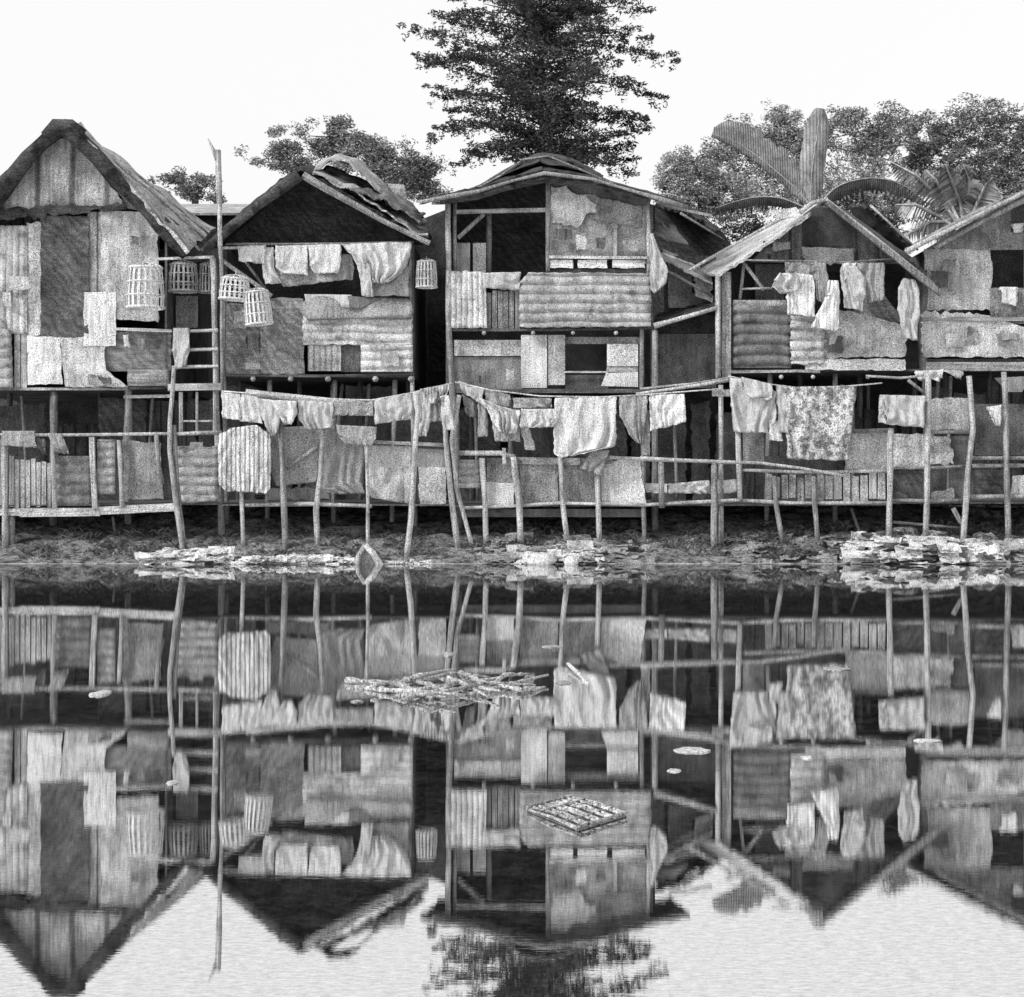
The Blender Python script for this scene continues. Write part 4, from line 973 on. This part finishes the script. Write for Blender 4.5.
# woven frame standing in the water edge
wf = thing('bent_frame', 'pale diamond-shaped bent wood frame standing at the waterline', 'frame', P(368, 564, 0))
pole('frame_side', wf, [(365, 545), (373, 553), (381, 566)], -.12, (3.2, 3.8), mat('wood', .6))
pole('frame_side', wf, [(365, 545), (358, 556), (358, 567)], -.12, (2.6, 2.6), W_L)
surf('woven_fill', wf, [(364, 549, 367, 549), (360, 560, 374, 560), (360, 565, 376, 565)], -.1, T_D, thick=.01)

# weeds on the bank
def weeds():
    rnd = random.Random(4); V, Fc = [], []
    zones = [(738, 845, .2, 1.9, 4200), (470, 640, .5, 1.8, 2600), (20, 230, .2, 1.6, 1300), (640, 740, .4, 1.5, 400), (900, 1080, 1.0, 2.0, 1200), (250, 440, .3, 1.5, 500)]
    for x0, x1, a, b, n in zones:
        for k in range(n):
            y = rnd.uniform(a, b); x = (rnd.uniform(x0, x1) - 512) * S(y)
            if mn.noise(Vector((x * 1.4, y * 1.4, 6))) < -.08: continue
            z = ground(x, y); h = rnd.uniform(.03, .11); w = rnd.uniform(.008, .02); an = rnd.uniform(0, 6.28)
            d = Vector((math.cos(an), math.sin(an), 0)); t = Vector((-d.y, d.x, 0)) * w
            c = Vector((x, y, z)); lean = d * rnd.uniform(.02, .1); i = len(V)
            V += [c - t * .3, c + t * .3, c + lean + t + Vector((0, 0, h * .7)), c + lean * 2.2 + Vector((0, 0, h)), c + lean - t + Vector((0, 0, h * .7))]
            Fc.append((i, i+1, i+2, i+3, i+4))
    o = link_mesh('weeds', V, Fc, mat('leaf', .17, n=2.0))
    tag(o, 'low straggling weeds covering the muddy bank under the platforms', 'weeds', None, 'stuff')
weeds()

# ================================================================== FLOATING THINGS
def float_blob(name, label, cat, px, py, wpx, dpx, h, m, seed):
    p = W(px, py); s = (p.y + DIST) / F
    q = W(px, py - dpx / 2).y - W(px, py + dpx / 2).y
    return blob(name, label, cat, p.x, p.y, 0.0, wpx / 2 * s, q / 2, h, m, seed)
fl = [('floating_disc', 'pale oval lid floating on the water at the left', 'lid', 101, 694, 24, 8, .02, C_W),
      ('floating_scrap', 'white scrap floating below the pale oval lid', 'scrap', 172, 783, 16, 5, .012, C_W),
      ('floating_scrap', 'small pale scrap floating left of the driftwood tangle', 'scrap', 357, 702, 18, 4, .015, C_L),
      ('floating_ball', 'round pale ball floating above the driftwood tangle', 'ball', 449, 655, 13, 6, .03, C_L),
      ('floating_scrap', 'thin pale chip floating below the middle bank', 'scrap', 552, 647, 26, 4, .014, C_L),
      ('floating_bag', 'long white plastic bag floating right of centre', 'bag', 692, 751, 46, 7, .02, C_W),
      ('floating_scrap', 'small white scrap floating under the long plastic bag', 'scrap', 674, 771, 17, 5, .012, C_W),
      ('floating_scrap', 'small white scrap floating right of the long plastic bag', 'scrap', 808, 758, 16, 4, .014, C_W),
      ('floating_scrap', 'long thin pale scrap floating at the right, below the dotted blanket reflection', 'scrap', 927, 741, 32, 4, .016, C_W),
      ('floating_scrap', 'pale leaf-shaped scrap floating nearest the right bank', 'scrap', 836, 669, 28, 5, .018, C_L),
      ('floating_scrap', 'short pale chip floating right of the driftwood tangle', 'scrap', 564, 683, 18, 5, .015, C_L)]
for i, (n_, l_, c_, x, y, w, d, h, m_) in enumerate(fl): float_blob(n_, l_, c_, x, y, w * .85, d * .8, h * .7, C_L if m_ is C_W else C_M, i * 3.1)
def wp(px, py, z): v = W(px, py); v.z = z; return v
tag(tube('floating_stick', None, [wp(568, 668, .03), wp(577, 675, .02), wp(588, 684, .0)], .014, mat('wood', .55), loc=wp(577, 675, 0)), 'short straight stick floating tilted, right of the driftwood', 'stick')
rnd = random.Random(21)
dw = thing('driftwood_tangle', 'tangle of bleached driftwood branches floating in mid water', 'driftwood', W(450, 690))
sticks = [((348, 683), (395, 690), (440, 699)), ((355, 688), (410, 697), (455, 703)), ((400, 704), (440, 692), (478, 675)), ((415, 692), (460, 686), (505, 680)), ((440, 702), (485, 690), (535, 686)),
          ((425, 682), (455, 678), (490, 678)), ((470, 696), (505, 688), (548, 682)), ((405, 680), (428, 688), (452, 699)), ((480, 694), (505, 682), (528, 676)), ((382, 690), (420, 683), (455, 676)),
          ((430, 700), (458, 688), (488, 700)), ((500, 690), (522, 694), (545, 688)), ((440, 676), (470, 690), (500, 699)), ((460, 673), (475, 684), (492, 690)), ((395, 697), (430, 702), (470, 698)), ((372, 693), (398, 686), (425, 681))]
for i, st in enumerate(sticks):
    z = [.01 + rnd.random() * .05 for _ in st]; z[rnd.choice((0, 2))] = .006
    tube('branch', dw, [wp(p_[0], p_[1], zz) for p_, zz in zip(st, z)], [.010 + rnd.random() * .014, .017, .007], mat('wood', .36), 7, .35, sub=.06)
pb = W(448, 697)
V = []
bb = blob('sack', None, None, pb.x, pb.y, .01, .07, .2, .03, C_L, 4)
bb.parent = dw; bb.location = bb.location - dw.location
# woven lattice mat
lm = thing('lattice_mat', 'pale woven lattice mat floating in a diamond shape in the near water', 'mat', W(577, 815))
cs = [W(527, 812), W(572, 800), W(627, 817), W(578, 832)]
for k in range(9):
    t_ = k / 8
    a, b = cs[0].lerp(cs[1], t_), cs[3].lerp(cs[2], t_)
    a.z = .012; b.z = .012 + .008 * (k % 2)
    tube('lath', lm, [a, a.lerp(b, .5) + Vector((0, 0, .008)), b], .007, mat('wood', .38), 5, .25, sub=.05)
for k in range(5):
    t_ = k / 4
    a, b = cs[0].lerp(cs[3], t_), cs[1].lerp(cs[2], t_)
    a.z = b.z = .02
    tube('cross_lath', lm, [a, b], .006, mat('wood', .26), 5, .25, sub=.05)
V = [tuple(c + Vector((0, 0, .004))) for c in cs]
link_mesh('backing', V, [(0, 1, 2, 3)], T_D, lm, thick=.004)

# ================================================================== TREES
LEAF_D, LEAF_M, LEAF_L = mat('leaf', .08, n=.35), mat('leaf', .26, n=.3), mat('leaf', .32, n=.3)
BARK = mat('wood', .08)
def leaves(V, Fc, c, n, rx, rz, size, rnd, droop=0):
    for _ in range(n):
        while True:
            d = Vector((rnd.uniform(-1, 1), rnd.uniform(-1, 1), rnd.uniform(-1, 1)))
            if d.length < 1: break
        p = c + Vector((d.x * rx, d.y * rx, d.z * rz - droop * abs(d.x)))
        a = Vector((rnd.gauss(0, 1), rnd.gauss(0, 1), rnd.gauss(0, .6))).normalized() * size * rnd.uniform(.6, 1.3)
        b = a.cross(Vector((rnd.gauss(0, 1), rnd.gauss(0, 1), rnd.gauss(0, 1)))).normalized() * size * .32
        i = len(V)
        V += [p - a, p + b, p + a, p - b]; Fc.append((i, i+1, i+2, i+3))

def big_tree():
    Y = 15.0; s = S(Y); rnd = random.Random(5)
    base = P(545, 480, Y); base.z = 1.1
    t = thing('tall_tree', 'tall dark tree with layered feathery branches rising above the centre house', 'tree', base)
    trunk = [Vector((base.x, Y, .9)), P(543, 300, Y), P(541, 180, Y), P(544, 110, Y), P(540, 40, Y), P(542, -60, Y)]
    tube('trunk', t, trunk, [.26, .2, .13, .09, .06, .03], BARK, 9, .08)
    tips = [(406, 12, 30), (408, 42, 62), (412, 52, 74), (420, 74, 92), (428, 92, 104), (446, 100, 118), (425, 130, 128), (440, 138, 132), (470, 160, 140), (455, 166, 138), (490, 128, 140), (470, 112, 130),
            (682, 52, 36), (668, 92, 78), (640, 84, 72), (600, 112, 110), (648, 126, 116), (632, 118, 124), (640, 152, 140), (632, 182, 150), (612, 172, 150), (600, 14, 30), (660, 40, 40), (628, 30, 40), (560, 150, 150),
            (590, 60, 70), (480, 40, 66), (470, 75, 92), (500, 100, 110), (590, 90, 96), (575, 130, 134), (520, 140, 146), (620, 60, 58), (450, 20, 50), (520, 20, 40), (570, 20, 40), (500, 60, 80), (610, 134, 130), (510, 165, 158), (595, 160, 150), (430, 60, 70), (440, 84, 96),
            (420, -20, 10), (470, -40, -10), (650, -30, 0), (600, -60, -20), (500, -80, -40), (560, -110, -60), (530, -140, -80), (430, -60, -20), (660, 5, 20), (455, 5, 20), (500, 0, 20), (600, -5, 15)]
    for k in range(34):
        ry = rnd.uniform(-60, 165); L = rnd.uniform(30, 105) * (1 if ry > -20 else .7); sg = rnd.choice((-1, 1))
        tips.append((543 + sg * L, ry - rnd.uniform(-6, 26), ry))
    V, Fc, BV, BF = [], [], [], []
    for k, (tx, ty, ry) in enumerate(tips):
        dep = rnd.uniform(-1, 1) * 1.6
        root = P(543, ry + 8, Y); tip = P(tx, ty, Y); tip.y += dep * (1 if abs(tx - 543) > 60 else 1.6)
        mid = root.lerp(tip, .55); mid.z += .4 * rnd.uniform(.1, 1.2)
        v, f = tube_geo([root, root.lerp(mid, .6) + Vector((0, 0, .1)), mid.lerp(tip, .25)], [.03, .02, .008], 5, .25, k, .3)
        o = len(BV); BV += v; BF += [tuple(i + o for i in ff) for ff in f]
        L = (tip - root).length; n = max(5, int(L / .12))
        for i in range(n):                     # flat feathery spray along the limb, ragged, with twigs hanging from it
            u = (i + 1) / n
            c = root.lerp(mid, u / .55) if u < .55 else mid.lerp(tip, (u - .55) / .45)
            sp = lerp(.34, .09, u ** 1.3)
            if mn.noise(Vector((c.x * 1.1, k * 3.3, c.z * .8))) < -.3 and u > .25: continue
            c = c + Vector((rnd.gauss(0, .06), rnd.gauss(0, .3), rnd.gauss(0, sp * .16)))
            leaves(V, Fc, c, 34, sp * .9 + .06, sp * .3 + .035, .062, rnd)
            if rnd.random() < .4: leaves(V, Fc, c - Vector((rnd.uniform(-.12, .12), 0, .12 + .14 * rnd.random())), 16, .09, .15, .055, rnd)
    for k in range(185):      # inner mass round the trunk
        py = rnd.uniform(-80, 176); w = 30 + 16 * (.5 + mn.noise(Vector((py * .06, 2, 2))))
        c = P(545 + rnd.gauss(0, w * .62), py, Y); c.y += rnd.gauss(-.5, .5)
        if mn.noise(Vector((c.x * .5, c.y * .3, c.z * 1.3))) < -.3: continue
        leaves(V, Fc, c, 52, .36, .17, .06, rnd)
    for py in range(-70, 170, 9):   # foliage in front of the trunk
        c = P(543 + rnd.gauss(0, 5), py, Y); c.y -= .6; leaves(V, Fc, c, 60, .3, .16, .062, rnd)
    link_mesh('limbs', BV, BF, BARK, t, smooth=True)
    link_mesh('crown', V, Fc, LEAF_D, t)
big_tree()

def tree(name, label, cat, Y, px, clumps, n, size, m, seed, group='trees behind the houses', base_z=1.1, cl=.6, tr=.3):
    """clumps: (px,py,rx,ry) ellipses in px filled with small leaf clusters"""
    rnd = random.Random(seed); s = S(Y)
    base = P(px, 480, Y); base.z = base_z
    t = thing(name, label, cat, base, group)
    V, Fc, BV, BF = [], [], [], []
    fork = P(px, min(c[1] + c[3] for c in clumps) + 10, Y)
    v, f = tube_geo([Vector((base.x, Y, base_z - .3)), base.lerp(fork, .6) + Vector((.2, 0, 0)), fork], [tr, tr * .8, tr * .55], 8, .1, seed, 1)
    link_mesh('trunk', v, f, BARK, t, smooth=True)
    tot = sum(c[2] * c[3] for c in clumps)
    for ci, (cx, cy, rx, ry) in enumerate(clumps):
        cc = P(cx, cy, Y)
        v, f = tube_geo([fork, fork.lerp(cc, .4) + Vector((0, 0, -ry * s * .1)), fork.lerp(cc, .72 if rx > 20 else .3)], [tr * .25, tr * .14, tr * .05], 5, .15, ci, 1)
        o = len(BV); BV += v; BF += [tuple(i + o for i in ff) for ff in f]
        k = max(18, int(n * rx * ry / tot))
        for _ in range(k):
            while True:
                d = Vector((rnd.uniform(-1, 1), rnd.uniform(-1, 1), rnd.uniform(-1, 1)))
                if d.length < 1: break
            d = d * (.6 + .6 * abs(mn.noise(d * 1.9 + Vector((cx, cy, seed)))) + .15 * d.length)
            q = mn.noise(Vector((cx + d.x * rx, cy + d.z * ry, seed * 9)) * .07)
            if q < -.16: continue
            p = cc + Vector((d.x * rx * s, d.y * rx * s * .6, d.z * ry * s))
            leaves(V, Fc, p, 16, cl * 11 * s, cl * 7 * s, size * s * .9, rnd)
    link_mesh('limbs', BV, BF, BARK, t, smooth=True)
    link_mesh('crown', V, Fc, m, t)
    return t
tree('leafy_tree', 'sparse leafy tree behind the low gabled house with scrap roof', 'tree', 40, 370, [(285, 135, 22, 10), (262, 155, 20, 8), (246, 152, 10, 5), (256, 166, 14, 7), (300, 125, 18, 8), (285, 150, 22, 10), (320, 140, 34, 18), (300, 165, 34, 10), (362, 158, 44, 28), (400, 172, 36, 30), (425, 180, 26, 26), (340, 122, 18, 6)], 2300, 2.2, LEAF_M, 1)
tree('small_tree', 'small sparse tree behind the left house roof, near the forked pole', 'tree', 60, 195, [(175, 178, 22, 9), (195, 190, 24, 12), (205, 180, 16, 6), (160, 185, 14, 12), (215, 198, 18, 5)], 320, 2.5, LEAF_M, 2)
tree('bushy_tree', 'pale bushy tree just right of the tall tree', 'tree', 70, 700, [(680, 165, 22, 18), (700, 180, 34, 24), (665, 180, 12, 14), (730, 195, 40, 30), (690, 205, 40, 18)], 1300, 2.3, LEAF_L, 3)
tree('round_tree', 'dense round tree behind the upright banana leaf', 'tree', 110, 800, [(765, 135, 40, 30), (800, 150, 45, 35), (845, 130, 42, 28), (870, 150, 30, 35), (800, 190, 80, 34), (752, 165, 30, 30), (870, 195, 40, 35), (740, 118, 16, 10), (893, 128, 26, 28), (722, 155, 28, 22), (785, 118, 22, 14)], 3000, 2.3, mat('leaf', .28, n=.1), 4)
tree('round_tree', 'dark broad-crowned tree at the right edge', 'tree', 120, 980, [(930, 135, 34, 28), (975, 125, 45, 28), (1015, 135, 40, 35), (960, 165, 60, 28), (1040, 170, 50, 50), (915, 160, 22, 24), (1000, 195, 70, 30)], 3200, 2.3, mat('leaf', .2, n=.1), 5)
tree('bushy_tree', 'paler leafy bush in front of the dark broad-crowned tree', 'bush', 60, 950, [(930, 185, 34, 14), (960, 180, 26, 18), (985, 200, 40, 16), (900, 195, 26, 14), (1010, 215, 30, 14)], 900, 2.3, LEAF_L, 6)
tree('shrub', 'dark shrub filling the gap under the drooping banana leaf', 'shrub', 30, 740, [(735, 225, 40, 22), (870, 220, 50, 34), (760, 240, 40, 20), (900, 235, 40, 24)], 500, 2.6, LEAF_D, 7, tr=.1)

def banana():
    Y = 36.0; s = S(Y)
    base = P(810, 480, Y); base.z = 1.1
    t = thing('banana_plant', 'banana plant with one upright leaf and a torn leaf leaning left over the gable', 'banana plant', base)
    tube('stem', t, [Vector((base.x, Y, .9)), P(812, 300, Y), P(812, 205, Y)], [.3, .25, .15], W_M, 9, .05)
    def leaf(path, wid, m, twist=0, tear=.5, shred=False):
        pts = [P(p[0], p[1], Y + (p[2] if len(p) > 2 else 0)) for p in path]
        n = 46; V, Fc = [], []
        seg = []
        for i in range(n + 1):
            u = i / n * (len(pts) - 1); k = min(int(u), len(pts) - 2); f = u - k
            p0 = pts[max(k-1, 0)]; p1 = pts[k]; p2 = pts[k+1]; p3 = pts[min(k+2, len(pts)-1)]
            seg.append(.5 * ((2*p1) + (p2-p0)*f + (2*p0-5*p1+4*p2-p3)*f*f + (3*p1-p0-3*p2+p3)*f**3))
        for i, c in enumerate(seg):
            u = i / n; d = (seg[min(i+1, n)] - seg[max(i-1, 0)]).normalized()
            side = d.cross(Vector((0, 1, 0))).normalized()
            w = wid * s * min(1, u * 5 + .1) * (1 - max(0, u - .75) * 2.6) 
            tr = 1 - tear * .7 * abs(mn.noise(Vector((i * .9, wid, 0)))) - tear * .3 * (1 if mn.noise(Vector((i * 1.3, wid, 0))) > .12 else 0)
            dep = Vector((0, 1, 0)) * w * .35
            a, b = twist
            if shred and u > .15: tr = .35 + .75 * abs(mn.noise(Vector(((i // 2) * 3.7, wid, 5)))) ** .5 + (.12 if i % 2 else 0)
            V += [c + side * w * a * tr + dep * a, c + side * w * a * .5 + dep * .4 * a, c, c - side * w * b * .5 + dep * .4 * b, c - side * w * b * tr + dep * b]
        for i in range(n):
            for j in range(4):
                if shred and j in (0, 3) and i % 2: continue
                Fc.append((i*5+j, i*5+j+1, (i+1)*5+j+1, (i+1)*5+j))
        lf = link_mesh('leaf', V, Fc, m, t, smooth=True, thick=.01)
        v, f = tube_geo(seg[::3] + [seg[-1]], [.035, .008] if 0 else [lerp(.035, .008, i / (len(seg[::3]))) for i in range(len(seg[::3]) + 1)], 5, .05, 1, 0)
        link_mesh('midrib', v, f, W_L, lf, smooth=True)
    bm, bl = mat('stripe', .34, n=2.6, lo=.6), mat('stripe', .27, n=3.5, lo=.4)
    leaf([(810, 205), (812, 170), (817, 135), (820, 108)], 13, bm, (1, 1), .1)
    leaf([(810, 205), (795, 188), (765, 162), (735, 142), (712, 134)], 26, bl, (.25, 1.0), .5)
    leaf([(818, 205), (840, 185), (875, 178), (905, 186), (925, 202)], 24, mat('stripe', .10, n=4.0, lo=.4), (.06, 1.0), .8, True)
    leaf([(806, 208), (780, 198), (750, 198), (715, 208)], 17, mat('stripe', .09, n=4.0, lo=.4), (1.0, .06), .8, True)
banana()

def palm():
    Y = 24.0; s = S(Y); rnd = random.Random(8)
    base = P(965, 480, Y); base.z = 1.1
    t = thing('palm_plant', 'low palm with arching pale fronds above the right roof', 'palm', base)
    tube('trunk', t, [Vector((base.x, Y, .9)), P(965, 300, Y), P(965, 232, Y)], [.2, .16, .12], BARK, 8, .1)
    fr = [[(965, 235), (940, 200), (915, 175), (890, 162)], [(965, 235), (950, 205), (935, 180), (925, 170)], [(965, 235), (960, 205), (950, 178), (945, 165)], [(965, 235), (968, 205), (968, 180), (964, 168)],
          [(965, 235), (976, 205), (985, 185), (992, 178)], [(965, 235), (950, 222), (930, 222), (905, 236)], [(965, 235), (985, 215), (1005, 200), (1020, 205)], [(965, 235), (940, 218), (915, 205), (895, 205)]]
    for k, path in enumerate(fr):
        pts = [P(x, y, Y + rnd.uniform(-.6, .6)) for x, y in path]; pts[0] = P(965, 235, Y)
        V, Fc = tube_geo(pts, [.035, .03, .02, .008], 5, .05, k, .3)
        n = 30
        for i in range(3, n):
            u = i / n * 3; q = min(int(u), 2); c = pts[q].lerp(pts[q+1], u - q); d = (pts[q+1] - pts[q]).normalized()
            L = .62 * math.sin(math.pi * (i / n) ** .7) + .1
            for sd in (-1, 1):
                si = d.cross(Vector((0, 1, 0))).normalized() * sd
                tip = c + si * L * .75 + d * L * .5 + Vector((0, rnd.uniform(-.2, .2), -L * .45))
                b = len(V); w = d * .05
                V += [c - w, c + w, c.lerp(tip, .6) + w * .8 + Vector((0, 0, .03)), tip]
                Fc.append((b, b+1, b+2, b+3))
        fr_ = link_mesh('frond', V, Fc, mat('leaf', .26, n=.8), t)
        v, f = tube_geo([p_ - Vector((0, .07, 0)) for p_ in pts], [.07, .06, .045, .015], 5, .05, k, .3)
        link_mesh('midrib', v, f, W_L, fr_, smooth=True)
palm()

for o in COL.objects:
    if '_base' in o.keys(): del o['_base']

# ================================================================== LIGHT, WORLD, CAMERA
w = bpy.data.worlds.new('World'); scene.world = w; w.use_nodes = True
nt = w.node_tree; nt.nodes.clear()
sky = nt.nodes.new('ShaderNodeTexSky'); sky.sky_type = 'NISHITA'; sky.sun_disc = False
SUN_EL, SUN_AZ = 38, 235      # azimuth measured clockwise from +Y: behind the camera, to its left
sky.sun_elevation = R(SUN_EL); sky.sun_rotation = R(SUN_AZ); sky.dust_density = 6; sky.air_density = 1.5; sky.ozone_density = 1
bw = nt.nodes.new('ShaderNodeRGBToBW'); bg = nt.nodes.new('ShaderNodeBackground'); bg.inputs[1].default_value = .15
out = nt.nodes.new('ShaderNodeOutputWorld')
nt.links.new(sky.outputs[0], bw.inputs[0])
cl = nt.nodes.new('ShaderNodeMath'); cl.operation = 'MULTIPLY_ADD'; cl.inputs[1].default_value = .25; cl.inputs[2].default_value = 5.65   # even white overcast over the sky
nt.links.new(bw.outputs[0], cl.inputs[0]); nt.links.new(cl.outputs[0], bg.inputs[0]); nt.links.new(bg.outputs[0], out.inputs[0])
sl = bpy.data.lights.new('sun', 'SUN'); sl.energy = 2.1; sl.angle = R(10)
so = bpy.data.objects.new('sun', sl); COL.objects.link(so)
az, el = R(SUN_AZ), R(SUN_EL)
sd = Vector((math.sin(az) * math.cos(el), math.cos(az) * math.cos(el), math.sin(el)))
so.rotation_euler = sd.to_track_quat('Z', 'Y').to_euler(); so.location = sd * 50

cam = bpy.data.cameras.new('camera'); co_ = bpy.data.objects.new('camera', cam); COL.objects.link(co_)
co_.location = (0, -DIST, CAMH); co_.rotation_euler = (R(90), 0, 0)
cam.sensor_fit = 'HORIZONTAL'; cam.sensor_width = 36; cam.lens = F * 36 / 1024
cam.shift_y = -(498.5 - HY) / 1024; cam.clip_end = 4000; cam.clip_start = .1
scene.camera = co_
scene.view_settings.view_transform = 'Standard'; scene.view_settings.look = 'None'
scene.view_settings.gamma = 1; scene.view_settings.exposure = 0.05
